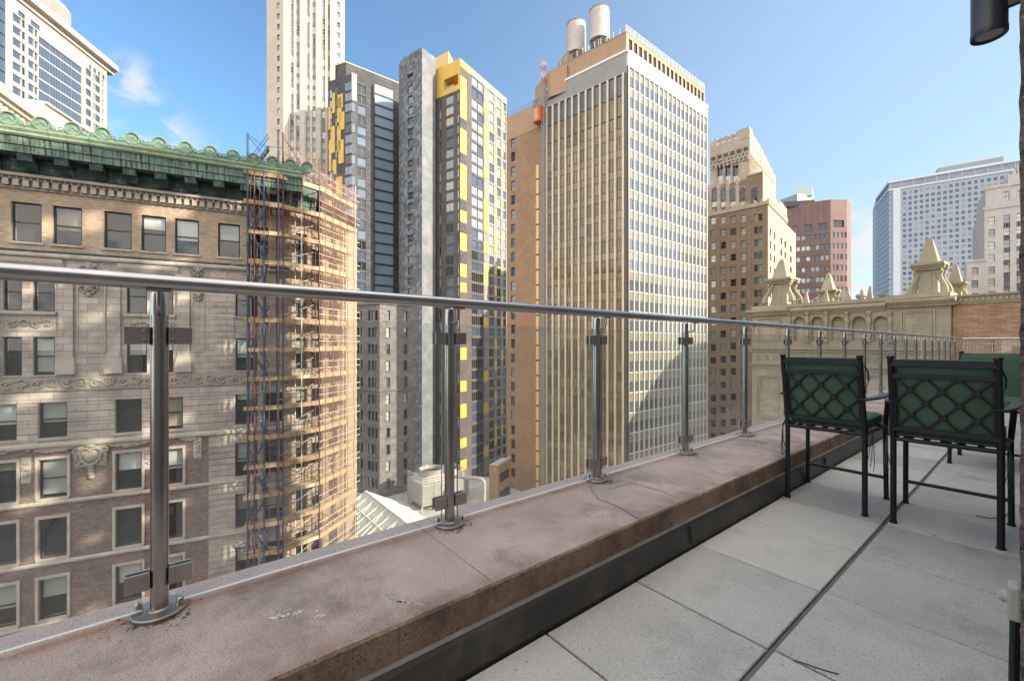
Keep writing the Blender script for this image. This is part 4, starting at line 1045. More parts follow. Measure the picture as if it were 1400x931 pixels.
# water tanks
def tank(px, pxr, ytop, ybot, D, label):
    th = thing('water_tank', label, 'water tank', tuple(P(px, D))[:2]+(zp-.5,), 'water tanks on the glass tower')
    r = (pxr-px)/FPX*D; c = P(px, D); zb_, zt_ = Zy(ybot, D), Zy(ytop, D)
    b = MB(); pr = [(r, 0)]; h = zt_-zb_
    b.lathe((c.x, c.y, zb_), [(r, 0), (r*.985, h)], TANKW, 28); body = b.build('barrel', th, smooth=True)
    b = MB()
    for k in range(11): z = zb_+h*(.05+.09*k); rr = r*(1-.015*(.05+.09*k)); b.lathe((c.x, c.y, z), [(rr+.002, 0), (rr+.03, .01), (rr+.03, .06), (rr+.002, .07)], GALV, 28)
    b.build('hoop', body, kind='stuff')
    b = MB(); b.lathe((c.x, c.y, zt_), [(r*1.03, -.05), (r*1.03, .06), (r*.5, .40), (.05, .62)], mat('tank_lid', (.28, .22, .2), .8), 28); b.tube([(c.x, c.y, zt_+.5), (c.x, c.y, zt_+1.0)], .08, STEELD, 6); b.build('lid', th)
    for a in range(6):
        t = a*math.pi/3; b = MB(); b.bar((c.x+.8*r*math.cos(t), c.y+.8*r*math.sin(t), zl), (c.x+.8*r*math.cos(t), c.y+.8*r*math.sin(t), zb_), .25, .25, STEELD); b.build('leg', th)
    return th
tank(788, 801, 35, 76, 88, 'lower of two pale wooden water tanks, on the left of the tower roof')
tank(819.5, 833, 16.5, 58, 84, 'taller looking of two pale wooden water tanks, nearer the roof corner of the tower')

# construction hoist on the tower
HM = thing('hoist_mast', 'thin lattice hoist mast with red and white top climbing the edge of the glass tower', 'hoist', tuple(T1.pt(-.2, 0, .8))[:2]+(GZ,))
b = MB(); top = MB(); zz = Zy(66, 83.5)
for F, u in ((T1, -.35),):
    cs = [(u-.35, .5), (u+.35, .5), (u+.35, 1.2), (u-.35, 1.2)]
    z = GZ
    while z < zz:
        tgt = top if z > zz-5 else b; m = ORANGE if (z > zz-5 and int(z/1.2) % 2) else (WHITEP if z > zz-5 else BLUEG); z2 = min(z+1.2, zz)
        for q in range(4):
            a, c = cs[q], cs[(q+1) % 4]
            tgt.bar(F.pt(a[0], z, a[1]), F.pt(a[0], z2, a[1]), .09, .09, m)
            if q in (0, 2): tgt.bar(F.pt(a[0], z, a[1]), F.pt(c[0], z2, c[1]), .06, .06, m)
            tgt.bar(F.pt(a[0], z2, a[1]), F.pt(c[0], z2, c[1]), .05, .05, m)
        z += 1.2
b.build('lattice', HM); top.build('mast_top', HM)
HC = thing('hoist_car', 'orange hoist cabin hanging high on the lattice mast beside the brown flank', 'hoist cabin', tuple(B1.pt(B1.L-1.2, 0, .8))[:2]+(Zy(155, 84),))
b = MB(); z0, z1 = Zy(155, 84), Zy(133, 84); u0, u1 = T1.u(736), T1.u(746)
b.fbox(T1, u0, u1-.1, z0, z1, .35, 1.9, ORANGE); b.build('cabin', HC)
b = MB(); b.fbox(T1, u0-.12, u0+.35, z0+.1, z1+.2, .3, 1.95, GREYPAN); b.fbox(T1, u0-.1, u1-.1, z1+.004, z1+.16, .3, 1.95, GREYPAN)
for q in range(5): b.fbox(T1, u0+.1+.28*q, u0+.14+.28*q, z1+.16, z1+1.1, 1.85, 1.9, STEELD)
b.fbox(T1, u0, u1-.1, z1+1.1, z1+1.16, 1.84, 1.9, STEELD); b.build('roof_guard', HC)
b = MB(); b.fbox(T1, u0+.3, u1-.6, z0+.3, z1-.5, 1.901, 1.95, mat('hoist_mesh', (.75, .33, .22), .7)); b.build('door', HC)

# ---- brown stepped art deco tower
T1, T2, pl, pc, pr = corner_faces(1050, 120, -44, 955, 43, 1088)
BT = thing('stepped_tower', 'tan brown stepped tower with arched windows and an openwork stone crown', 'skyscraper', (pc.x, pc.y, GZ))
b = MB(); wn_ = Wins(); h1 = []; h2 = []
zt = Zy(277, 120); gl = lambda: random.choice((GL3, GL4, GL1, GL2, GL3))
for i in range(24):
    y = 295+17.25*i
    for a, c, st in ((971.5, 978.5, 'sash'), (985.2, 992.2, 'sash'), (999, 1006, 'sash'), (1013, 1020, 'sash'), (1031, 1036, 'sash'), (1037, 1042.2, 'sash')):
        x0, x1 = T1.u(a), T1.u(c); D = T1.depth(x0); z1 = Zy(y+(1012-a)*.08, D); z0 = z1-2.0; h1.append((x0, x1, z0, z1)); wn_.add(T1, x0, x1, z0, z1, st, FRD, gl() if i < 10 else random.choice((GL2, GL2, GL3)), -.3)
    for a, c in ((1052.5, 1054.5), (1058, 1060), (1067, 1069.5), (1072.5, 1075), (1080, 1082.5)):
        x0, x1 = T2.u(a), T2.u(c); D = T2.depth(x0); z1 = Zy(y-2, 120); h2.append((x0, x1, z1-2, z1)); wn_.add(T2, x0, x1, z1-2, z1, 'sash', FRD, random.choice((GL3, GL1)), -.3)
h2 = [h for h in h2 if h[3] < zt-6]
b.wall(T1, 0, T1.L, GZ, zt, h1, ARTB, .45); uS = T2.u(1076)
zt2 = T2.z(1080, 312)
b.wall(T2, 0, uS, GZ, zt, h2, ARTL, .45); b.wall(T2, uS, T2.L, GZ, zt2, h2, ARTL, .45)  # right side in the paler stone: its sunlit brightness is partly in the colour
pm = T2.pt(uS, 0); bk = -T2.n*40
b.prism([pl, pc, pm, pm+(pl-pc)], GZ, zt, ARTB, skip=(0, 1), rm=ROOF)
b.prism([pm, pr, pr-T2.n*26, pm-T2.n*26], GZ, zt2, ARTB, skip=(0,), rm=ROOF)
for F, L in ((T1, T1.L), (T2, uS)):
    b.fbox(F, 0, L, zt-.5, zt+.6, -.4, .25, ARTL)
    u = .5
    while u < L-.5: b.fbox(F, u, u+.6, zt+.6, zt+1.3, -.35, .2, ARTL); u += 1.9
for a in (967.5, 982, 995.6, 1009.5, 1025): u = T1.u(a); b.fbox(T1, u-.45, u+.45, GZ, zt-4, .004, .22, ARTB)
b.build('wall', BT)
# middle tier
mid = MB(); hm = []
M1 = T1.off(-1.4); uL, uR = M1.u(955), M1.u(1043); M1 = Face(M1.pt(uL, 0), M1.d); M1.L = uR-uL; zm = M1.z(1032, 239); zmA = M1.z(1000, 250)
ud = M1.u(1021)
for px in (965, 977, 989.3, 1002.3, 1015):
    u = M1.u(px); D = M1.depth(u); z1, z0 = Zy(259, D), Zy(274, D)
    wn_.add(M1, u-.7, u+.7, z0, z1, 'sash', FRD, GL2, .05); wn_.add(M1, u-.7, u+.7, Zy(283, D), Zy(276.5, D), 'sash', FRW, GL4, .05)
    mid.ring(M1, u, z1, .08, .75, .16, ARTL, 10, 0, 180); mid.lathe(M1.pt(u, z1, 0), [(.7, 0), (.7, .08)], GL2, 14, M1.n)
u = M1.u(1031.5); wn_.add(M1, u-.75, u+.75, M1.z(1031, 277), M1.z(1031, 257), 'sash', FRD, GL2, .05)
mid.wall(M1, 0, ud, zt-6, zmA, [], ARTB); mid.wall(M1, ud, M1.L, zt-6, zm, [], ARTB)
a, c, e = M1.pt(0, 0), M1.pt(ud, 0), M1.pt(M1.L, 0)
mid.prism([a, c, c-M1.n*14, a-M1.n*14], zt-6, zmA, ARTB, skip=(0,), rm=ROOF)
dm = T2.d*9
mid.prism([c, e, e+dm, c+dm], zt-6, zm, ARTL, skip=(0,), rm=ROOF)
for px in (959, 971, 983, 995.5, 1008.5): u = M1.u(px); mid.fbox(M1, u-.5, u+.5, zt, zmA+.9, .004, .35, ARTL)
mid.fbox(M1, ud, M1.L, zm+.003, zm+.5, -.3, .2, ARTL)
st = T2.off(-2.0)
for a_, c_, y in ((1050, 1060, 262), (1060, 1066, 275), (1066, 1076, 280)):
    u0, u1 = st.u(a_), st.u(c_); q0, q1 = st.pt(u0, 0), st.pt(u1, 0); mid.prism([q0, q1, q1-T2.n*14, q0-T2.n*14], zt-1, st.z((a_+c_)/2, y), ARTL, rm=ROOF)
mid.build('middle_tier', BT)
# crown
cr_ = MB(); K1, K2, kl, kc, kr = corner_faces(1024.5, 127, -44, 971, 43, 1060)
zk = Zy(188, 127); zk0 = zt-2
ax = []
for px in (984.7, 995.2, 1005.7):
    u = K1.u(px); D = K1.depth(u); z1 = Zy(224, D); ax.append((u-.85, u+.85, Zy(252, D), z1))
cr_.wall(K1, 0, K1.L, zk0, zk, ax, ARTL, .7, ARTL, GL2)
for h in ax:
    um = (h[0]+h[1])/2; cr_.lathe(K1.pt(um, h[3], .01), [(.84, 0), (.84, .05)], GL2, 16, K1.n); cr_.ring(K1, um, h[3], .08, .95, .18, ARTL, 12, 0, 180); cr_.fbox(K1, h[0]-.25, h[0]-.002, h[2], h[3], .005, .22, ARTL); cr_.fbox(K1, h[1]+.002, h[1]+.25, h[2], h[3], .005, .22, ARTL)
    wn_.add(K1, h[0]+.05, h[1]-.05, h[2], h[2]+(h[3]-h[2])*.42, 'sash', FRW, GL4, -.4)
cr_.wall(K2, 0, K2.L*.55, zk0, zk, [], ARTL); 
cr_.prism([kl, kc, kr, kr+(kl-kc)], zk0, zk-5, ARTL, skip=(0,), rm=ROOF)
kmid = K2.pt(K2.L*.55, 0); cr_.prism([kl, kc, kmid, kmid+(kl-kc)], zk-5.01, zk, ARTL, skip=(0, 1), rm=ROOF)
zd = Zy(214, 127)                                          # corbel table and attic openings
u = .4
while u < K1.L-.4: cr_.fbox(K1, u, u+.55, zd-.9, zd, .01, .4, ARTL); u += 1.15
cr_.fbox(K1, 0, K1.L, zd+.01, zd+.5, .01, .5, ARTL)
for j in range(6): u = K1.L*(j+.5)/6; cr_.fbox(K1, u-.55, u+.55, Zy(205, 127), Zy(200, 127), .012, .08, FRD); cr_.fbox(K1, u-.9, u-.62, Zy(207, 127), Zy(198, 127), .012, .3, ARTL)
for j in range(11): u = K1.L*(j+.5)/11; cr_.fbox(K1, u-.22, u+.22, Zy(211.5, 127), Zy(209, 127), .51, .54, FRD)
# openwork parapet
top = Zy(176, 127); F = K1; npier = 7
xs = [K1.L*q/npier for q in range(npier+1)]
for q in range(npier+1): cr_.fbox(F, max(0, xs[q]-.35), min(F.L, xs[q]+.35), zk+.01, top+.3*(q % 2), -.5, .05, ARTL)
for q in range(npier):
    solid = q in (0, npier-1)
    cr_.fbox(F, xs[q]+.35, xs[q+1]-.35, zk+.01, top-.3 if solid else zk+.9, -.45, .0, ARTL)
    if not solid: cr_.fbox(F, xs[q]+.35, xs[q+1]-.35, zk+1.7, zk+2.1, -.45, 0, ARTL); cr_.fbox(F, xs[q]+.35, xs[q+1]-.35, top-.55, top-.2, -.45, 0, ARTL)
cr_.fbox(K1, K1.L-3.2, K1.L, zk+.02, Zy(173.5, 127), -3, .1, ARTL)
for q, hgt in enumerate((3.2, 2.6, 2.2, 1.6, .6, -.2, -1.2, -2.2)):
    u0 = K2.L*q/8; base = zk-5.0
    cr_.fbox(K2, u0+.003, u0+K2.L/8-.35, base, zk+hgt*.8, -1.2, .12, ARTL); cr_.fbox(K2, u0+K2.L/8-.35, u0+K2.L/8, base, zk+hgt*.8-.9, -1.0, .02, ARTB)
cr_.build('crown', BT)
for i, h in enumerate(h1): pass
wn_.finish(BT, 100, .5)

# ---- pinkish brown chamfered tower
F2 = FaceAz(1135.5, 172, -62); 
pa = P(1135.5, 172); fL = Face(pa, RT*1.0); d1 = FW*math.cos(R(-62))+RT*math.sin(R(-62)); f1 = Face(pa, -d1); p1 = f1.pt(f1.u(1060), 0); A1 = Face2(p1, pa)
f2 = Face(pa, FW*math.cos(R(88))+RT*math.sin(R(88))); pb = f2.pt(f2.u(1157.8), 0); A2 = Face2(pa, pb)
f3 = Face(pb, FW*math.cos(R(52))+RT*math.sin(R(52))); pc3 = f3.pt(f3.u(1163.5), 0); A3 = Face2(pb, pc3)
PT = thing('granite_tower', 'pinkish brown granite tower with chamfered corner and small square windows', 'office building', (pa.x, pa.y, GZ))
zt = Zy(273, 172); b = MB(); wn_ = Wins(); h1 = []; h2 = []
D1 = 172
for i in range(22):
    y = 318.5+14.9*i; z1 = Zy(y, D1); z0 = z1-2.0
    for px in (1091.5, 1098.5, 1105, 1111.3, 1117.8, 1124.2, 1131): u = A1.u(px); h1.append((u-.75, u+.75, z0, z1)); wn_.add(A1, u-.75, u+.75, z0, z1, 'far', FRD, GL4 if px < 1110 and random.random() < .6 else random.choice((GL1, GL2)), -.25)
    for q in range(4): u = A2.L*(.12+.25*q)+.3; h2.append((u-.55, u+.55, z0+.1, z1+.3)); wn_.add(A2, u-.55, u+.55, z0+.1, z1+.3, 'far', FRD, random.choice((GL1, GL1, GL2)), -.25)
for a, c in ((1083, 1091), (1099, 1110.5), (1118.5, 1130)): h1.append((A1.u(a), A1.u(c), Zy(314, D1), Zy(304, D1)))
h2.append((A2.L*.17, A2.L*.83, Zy(311, D1), Zy(301, D1)))
b.wall(A1, 0, A1.L, GZ, zt, h1, PINKG, .5, PINKG, GL2); b.wall(A2, 0, A2.L, GZ, zt, h2, PINKG, .5, PINKG, GL2); b.wall(A3, 0, A3.L, GZ, zt, [], PINKG)
b.prism([p1, pa, pb, pc3, pc3-A2.n*20, p1-A2.n*20], GZ, zt, PINKG, skip=(0, 1, 2), rm=ROOF)
for q in range(9): u = A1.L*q/9; b.fbox(A1, u-.06, u+.06, Zy(300, D1), zt, .004, .10, PINKG)
b.build('wall', PT)
b = MB(); b.prism([P(1067, 190), P(1090, 182), P(1110.5, 184), P(1096, 200)], zt-2, Zy(266, 183), BLUEG, rm=ROOF); b.prism([P(1089, 183.5), P(1110.5, 183), P(1112, 192), P(1092, 194)], Zy(266, 183)-.5, Zy(254.5, 183), BLUEG, rm=ROOF); b.prism([P(1072, 178), P(1114, 176), P(1114, 186), P(1074, 188)], zt-1, zt+1.2, STEELD)
b.build('plant_room', PT); wn_.finish(PT, 100, .5)

# ---- large white grid tower
pa = P(1215.5, 300); d1 = FW*math.cos(R(-53))+RT*math.sin(R(-53)); f1 = Face(pa, -d1); pb = f1.pt(f1.u(1425), 0); A2 = Face2(pa, pb)
f0 = Face(pa, FW*math.cos(R(31))+RT*math.sin(R(31))); f0 = Face(pa, -(FW*math.cos(R(31))+RT*math.sin(R(31)))); pl_ = f0.pt(f0.u(1198), 0); A1 = Face2(pl_, pa)
WT = thing('grid_tower', 'wide white concrete tower with a grid of small blue windows, behind the stone finials', 'office building', (pa.x, pa.y, GZ))
zt = Zy(248, 300); b = MB(); wn_ = Wins(); h2 = []; rowz = [zt-9.2-3.72*k for k in range(52)]
ncol = 24; u0s = A2.u(1234); cw = (A2.u(1376)-u0s)/17
zz0 = zt
for z in rowz:
    if z < -15: break
    u = A2.u(1217.2); h2.append((u-.9, u+.9, z-2, z)); wn_.add(A2, u-.9, u+.9, z-2, z, 'bare', FRG, GL1, -.3)
    for q in range(ncol):
        u = u0s+cw*(q+.35)
        if u+1.5 > A2.L: break
        h2.append((u-.29*cw, u+.29*cw, z-2.1, z)); wn_.add(A2, u-.29*cw, u+.29*cw, z-2.1, z, 'bare', FRG, random.choice((GLW, GLW, GLW, GL1)), -.3)
ut = A2.u(1219)
q = 0
while True:
    a = A2.u(1218.5)+q*cw*2.05; c = a+cw*1.8
    if c > A2.L: break
    h2.append((a, c, zt-5.6, zt-2.2)); wn_.add(A2, a, c, zt-5.6, zt-2.2, 'quad', FRG, GL1, -.3); q += 1
b.wall(A2, 0, A2.L, GZ, zt, h2, WGRID, .35, WGRID)
b.fbox(A2, A2.u(1221), A2.u(1231), GZ, zt-7, .006, 1.0, WPIER); b.fbox(A2, -.4, A2.L, zt-6.9, zt-5.9, .004, .5, WPIER); b.fbox(A2, -.4, A2.L, zt-1.6, zt+.004, .004, .6, WPIER)
h1 = []
for z in rowz:
    if z < -15: break
    for q in range(9): u = A1.L*(q+.5)/9; h1.append((u-1.1, u+1.1, z-2, z))
for q in range(5): h1.append((A1.L*(q+.12)/5, A1.L*(q+.88)/5, zt-5.6, zt-2.2))
b.wall(A1, 0, A1.L, GZ, zt, h1, WGRID, .3, WGRID, GLW)
b.fbox(A1, 0, A1.L, zt-6.9, zt-5.9, .004, .5, WPIER); b.fbox(A1, 0, A1.L, zt-1.6, zt+.004, .004, .6, WPIER)
dv = -A2.n*60
b.prism([pl_, V((pa.x, pa.y, 0)), pb, pb+dv, pl_+dv*.6], GZ, zt, WGRID, skip=(0, 1), rm=ROOF)
b.build('wall', WT)
b = MB(); M = A2.off(-6); b.fbox(M, M.u(1282), M.u(1372), zt, M.z(1340, 220), -20, 0, BLUEG); b.fbox(M, M.u(1272), M.u(1282)-.01, zt, M.z(1278, 237), -20, -.5, STEELD)
b.fbox(M, M.u(1296), M.u(1372), M.z(1340, 219.5)+.01, M.z(1340, 217), -1, -.7, GALV)
for px in (1289, 1297, 1340, 1363): b.fbox(M, M.u(px), M.u(px)+.3, zt, M.z(px, 214), -1.5, -1.2, GALV)
b.build('plant_room', WT); wn_.finish(WT, 100, .3)

# ---- white brick tower at the right edge
F1 = FaceAz(1346, 120, -50); pL2 = F1.pt(0, 0); F1.L = F1.u(1440)
WB = thing('white_tower', 'white brick tower with stepped setbacks and black windows, beside the granite wall', 'building', (pL2.x, pL2.y, GZ))
b = MB(); wn_ = Wins(); h = []
zt = F1.z(1346, 288); zu = F1.z(1355, 257)
Dm = lambda px: F1.depth(F1.u(px))
for i in range(16):
    y = 297+16.9*i
    for px, hw, st in ((1356, 4.3, 'double'), (1376.5, 4.3, 'double'), (1394, 4, 'double')):
        u0, u1 = F1.u(px-hw), F1.u(px+hw); z1 = Zy(y-(px-1356)*.14, Dm(px)); h.append((u0, u1, z1-2.1, z1)); wn_.add(F1, u0, u1, z1-2.1, z1, 'sash', FRD, random.choice((GL3, GL4, GL1)), -.3)
        if px > 1360: wn_.add(F1, u0, u1, z1-3.4, z1-2.2, 'bare', FRD, GL2, .03)
b.wall(F1, 0, F1.L, GZ, zt, h, WHBR, .4)
pe = F1.pt(F1.L, 0); rr = FW*math.cos(R(42))+RT*math.sin(R(42))
b.prism([pL2, pe, pe+rr*25, pL2+rr*25], GZ, zt, WHBR, skip=(0,), rm=ROOFL)
b.fbox(F1, -.3, F1.L, zt+.003, zt+.9, -.5, .2, WHBR)
F2 = F1.off(-1.2); u0 = F2.u(1347.5); F2 = Face(F2.pt(u0, 0), F2.d); F2.L = 22
hu = [(F2.u(1371.5), F2.u(1380), F2.z(1376, 275), F2.z(1376, 262)), (F2.u(1390.5), F2.u(1398), F2.z(1394, 275), F2.z(1394, 260))]
for x in hu: wn_.add(F2, *x, 'double', FRD, GL3, -.3)
b.wall(F2, 0, F2.L, zt, zu, hu, WHBR, .4); q0, q1 = F2.pt(0, 0), F2.pt(F2.L, 0)
b.prism([q0, q1, q1+rr*18, q0+rr*18], zt, zu, WHBR, skip=(0,), rm=ROOFL); b.fbox(F2, -.3, F2.L, zu+.003, zu+.7, -.5, .25, WHBR)
F3 = F1.off(-4); u0 = F3.u(1378); z3 = F3.z(1385, 238); b.fbox(F3, u0, u0+14, zu, z3, -10, 0, WHBR)
for k in range(5): b.fbox(F3, u0+.9*k, u0+.9*k+.7, z3-.5*0, z3+1.1*k, -9, -.3, WHBR)
b.build('wall', WB)
b = MB(); F4 = FaceAz(1321, 116, -50); F4.L = F4.u(1349); z4 = F4.z(1325, 359); h4 = []
for i in range(6):
    u0, u1 = F4.u(1328.5), F4.u(1337.5); z1 = F4.z(1333, 366)-3.45*i; h4.append((u0, u1, z1-2, z1)); wn_.add(F4, u0, u1, z1-2, z1, 'sash', FRD, random.choice((GL3, GL4)), -.3)
b.wall(F4, 0, F4.L, GZ, z4, h4, WHBR, .4); q0, q1 = F4.pt(0, 0), F4.pt(F4.L, 0); b.prism([q0, q1, q1+rr*5, q0+rr*5], GZ, z4, WHBR, skip=(0,), rm=ROOFL); b.fbox(F4, -.2, F4.L, z4+.003, z4+.6, -.4, .2, WHBR)
b.build('low_wing', WB); wn_.finish(WB, 100, .5)
# ---- ornate cream gable building past the end of the terrace
FG = FaceAz(1300, 25, -35); gx = FG.u; gz = FG.z
FG_L = gx(1028)
pR_ = FG.pt(0, 0)
NB = thing('gabled_building', 'cream painted stone parapet building with obelisk finials, scrolls and blind arches past the terrace end', 'building', (pR_.x, pR_.y, GZ))
b = MB(); zA = gz(1300, 405); zBase = gz(1300, 470)
niches = []
for px in (1093, 1117.5, 1145.5, 1174.5, 1204.5):
    u = gx(px); hw = .38; niches.append((u-hw, u+hw, gz(px, 466), gz(px, 440)))
ARR = .38
def arch_fill(b, F, u0, u1, zs, dep, m):
    um = (u0+u1)/2; r = (u1-u0)/2; n = 10
    arc = [(um-r*math.cos(math.pi*k/(2*n)*2/2*1), zs+r*math.sin(math.pi*k/(2*n))) for k in range(n+1)]
    arc = [(um-r*math.cos(math.pi/2*k/n), zs+r*math.sin(math.pi/2*k/n)) for k in range(n+1)]
    for s in (1, -1):
        P_ = [(um+s*(u-um), z) for u, z in arc]; cu = um-s*r; zt_ = zs+r
        for (a, c), (d, e) in zip(P_, P_[1:]):
            q = [F.pt(cu, zt_, 0), F.pt(a, c, 0), F.pt(d, e, 0)]; b.poly(q if s > 0 else q[::-1], m)
            b.poly([F.pt(a, c, 0), F.pt(a, c, -dep), F.pt(d, e, -dep), F.pt(d, e, 0)], m)
niches = [(h[0], h[1], h[2], h[3]+ARR) for h in niches]
b.wall(FG, FG_L, 0, GZ, zA, niches, CREAMS, .28, CREAMS, CREAMS)
for h in niches: arch_fill(b, FG, h[0], h[1], h[3]-ARR, .28, CREAMS)
niches = [(h[0], h[1], h[2], h[3]-ARR) for h in niches]
b.prism([FG.pt(FG_L, 0), FG.pt(0, 0), FG.pt(0, 0)-FG.n*9, FG.pt(FG_L, 0)-FG.n*9], GZ, zA, CREAMS, skip=(0,), rm=ROOF)
for h in niches:
    um = (h[0]+h[1])/2
    b.ring(FG, um, h[3], .02, .40, .045, CREAMG, 14, 0, 180)
    for x in (h[0]-.05, h[1]+.01): b.fbox(FG, x, x+.04, h[2], h[3], .003, .04, CREAMG)
b.build('wall', NB)
# balusters between the niches
for px in (1080, 1104.5, 1130.5, 1158.5, 1188.5, 1217.5):
    u = gx(px); z1 = gz(px, 426); z0 = gz(px, 468); h = z1-z0; b = MB(); c = FG.pt(u, z0, .12)
    b.lathe(c, [(.13, 0), (.13, .06*h), (.07, .08*h), (.10, .16*h), (.15, .26*h), (.13, .34*h), (.07, .42*h), (.10, .45*h), (.07, .48*h), (.09, .55*h), (.15, .66*h), (.13, .74*h), (.07, .84*h), (.08, .88*h), (.14, .92*h), (.14, h)], CREAMG, 14)
    for q in range(10): t = q*2.4; b.lump(c+V((.12*math.cos(t), .12*math.sin(t), (.24 if q % 2 else .66)*h)), .05, CREAMG, seg=6, rings=3)
    b.build('baluster', NB, smooth=True)
tr = MB()
zc = gz(1300, 413)
u1, u2, u3, u4 = gx(1028), gx(1076), gx(1221), 0
zl_ = gz(1220, 424)
def gprof(a, c, z, d=0):
    tr.prof(FG, a, c, [(.002, z-.34), (.06+d, z-.34), (.10+d, z-.24), (.16+d, z-.20), (.26+d, z-.08), (.34+d, z-.05), (.36+d, z+.08), (.30+d, z+.12), (.002, z+.12)], CREAMG)
gprof(u2+.3, u3-.3, gz(1220, 417), 0); gprof(u1-.3, u2+.25, gz(1076, 424), .16); gprof(u3-.25, u4+.25, gz(1221, 414), .16)
tr.fbox(FG, u2, u3, gz(1220, 411), gz(1220, 406), -.3, .10, CREAMG)
def pframe(a, c, z0, z1, w=.10, d=.08):
    for k in range(2):
        o = k*w*1.4; ww = w*(.6 if k else 1); dd = d*(.6 if k else 1)
        for bx in ((a+o, a+o+ww, z0+o, z1-o), (c-o-ww, c-o, z0+o, z1-o), (a+o+ww, c-o-ww, z0+o, z0+o+ww), (a+o+ww, c-o-ww, z1-o-ww, z1-o)): tr.fbox(FG, *bx, .003, dd, CREAMG)
pframe(gx(1231), gx(1279), gz(1255, 472), gz(1255, 424)); pframe(gx(1036), gx(1067), gz(1050, 466), gz(1050, 434))
for z, h, d in ((gz(1150, 475), .16, .22), (gz(1150, 480), .10, .12), (gz(1150, 500), .10, .14), (gz(1150, 505), .08, .08)): tr.fbox(FG, FG_L-.2, .2, z-h, z, .003, d, CREAMG)
n = 0
while True:                                              # little square frieze ornaments
    u = FG_L+.5+n*.62
    if u > -.3: break
    z = gz(1100, 490)
    for bx in ((-.13, .13, .14, .18), (-.13, .13, -.2, -.16), (-.13, -.09, -.16, .14), (.09, .13, -.16, .14)): tr.fbox(FG, u+bx[0], u+bx[1], z+bx[2], z+bx[3], .003, .05, CREAMG)
    tr.fbox(FG, u-.04, u+.04, z-.1, z+.09, .003, .04, CREAMG); n += 1
pframe(gx(1034), gx(1069), gz(1050, 572), gz(1050, 512), .14, .10); pframe(gx(1090), gx(1150), gz(1120, 572), gz(1120, 512), .14, .10); pframe(gx(1165), gx(1225), gz(1195, 572), gz(1195, 512), .14, .10)
for px in (1074, 1158, 1232): u = gx(px); tr.fbox(FG, u-.25, u+.25, -12, gz(1150, 507), .004, .12, CREAMG)
tr.build('trim', NB)
def obelisk(b, F, u, z0, z1, w, nc, m, slab=False):
    t = w*.28
    q = lambda hw, z: [F.pt(u-hw, z, nc+hw), F.pt(u+hw, z, nc+hw), F.pt(u+hw, z, nc-hw), F.pt(u-hw, z, nc-hw)]
    h = z1-z0
    b.hexa(q(w/2, z0)+q(t/2, z0+h*.90), m); b.hexa(q(t/2, z0+h*.90)+q(.015, z1), m)
def volute(b, F, u, z, n, r, th, m):
    b.lathe(F.pt(u, z, n), [(r, 0), (r, th), (r*.8, th+.03), (r*.72, th-.01), (r*.55, th+.01), (r*.3, th+.04), (.01, th+.05)], m, 16, F.n)
def pinnacle(pxc, ybase, ycap, ytop, hw_px, F, nc, scale=1.0):
    b = MB(); u = F.u(pxc); D = F.depth(u); z0, zc, z1 = Zy(ybase, D), Zy(ycap, D), Zy(ytop, D)
    hw = (F.u(pxc+hw_px)-F.u(pxc-hw_px))/2*.70; H = zc-z0; m = CREAMG
    bw = hw*.66
    b.hexa([F.pt(u-bw, z0, nc+bw), F.pt(u+bw, z0, nc+bw), F.pt(u+bw, z0, nc-bw), F.pt(u-bw, z0, nc-bw)]+[F.pt(u-bw*.9, zc, nc+bw*.9), F.pt(u+bw*.9, zc, nc+bw*.9), F.pt(u+bw*.9, zc, nc-bw*.9), F.pt(u-bw*.9, zc, nc-bw*.9)], m)
    for e, z, h in ((1.25, zc-.03*H, .10*H), (1.5, zc+.07*H, .07*H), (1.68, zc+.14*H, .09*H)):
        w = bw*e; b.hexa([F.pt(u-w, z, nc+w), F.pt(u+w, z, nc+w), F.pt(u+w, z, nc-w), F.pt(u-w, z, nc-w)]+[F.pt(u-w, z+h, nc+w), F.pt(u+w, z+h, nc+w), F.pt(u+w, z+h, nc-w), F.pt(u-w, z+h, nc-w)], m)
    obelisk(b, F, u, zc+.22*H, z1, bw*2.05, nc, m)
    # S-shaped scroll brackets on the four corners
    for sx in (-1, 1):
        for sn in (-1, 1):
            d = (F.d*sx*.78+F.n*sn*.62).normalized() if True else None
            c = F.pt(u, z0, nc)
            pts = []
            for t in range(15):
                k = t/14; ang = k*math.pi
                r = bw*(1.45+.72*(0.5+.5*math.cos(ang))+.10*math.sin(k*2*math.pi)); pts.append(c+d*r+V((0, 0, H*(.10+.80*k))))
            b.tube(pts, [bw*(.42-.14*math.sin(math.pi*k/14)) for k in range(15)], m, 8)
            b.lump(c+d*bw*2.15+V((0, 0, H*.17)), bw*.36, m, seg=10, rings=7); b.lump(c+d*bw*1.62+V((0, 0, H*.88)), bw*.27, m, seg=10, rings=7)
            w = bw*.36; cc = c+d*bw*1.62+V((0, 0, zc-z0+.06*H)); b.box(cc-V((w, w, .06*H)), cc+V((w, w, .02*H)), m); b.box(cc-V((w*1.2, w*1.2, -.03*H)), cc+V((w*1.2, w*1.2, .08*H)), m)
    b.fbox(F, u-bw*.35, u+bw*.35, z0+.12*H, zc-.12*H, nc+bw*.93, nc+bw*1.03, m)
    b.build('finial', NB, smooth=True)
pinnacle(1266, 404, 367, 321, 30, FG, -.9)
pinnacle(1063.5, 416, 387, 352, 23, FG, -.75)
FGb = FG.off(-2.8)
pinnacle(1129.5, 414, 400, 372, 18, FGb, -.5); pinnacle(1304, 408, 390, 358, 20, FGb, -.5)
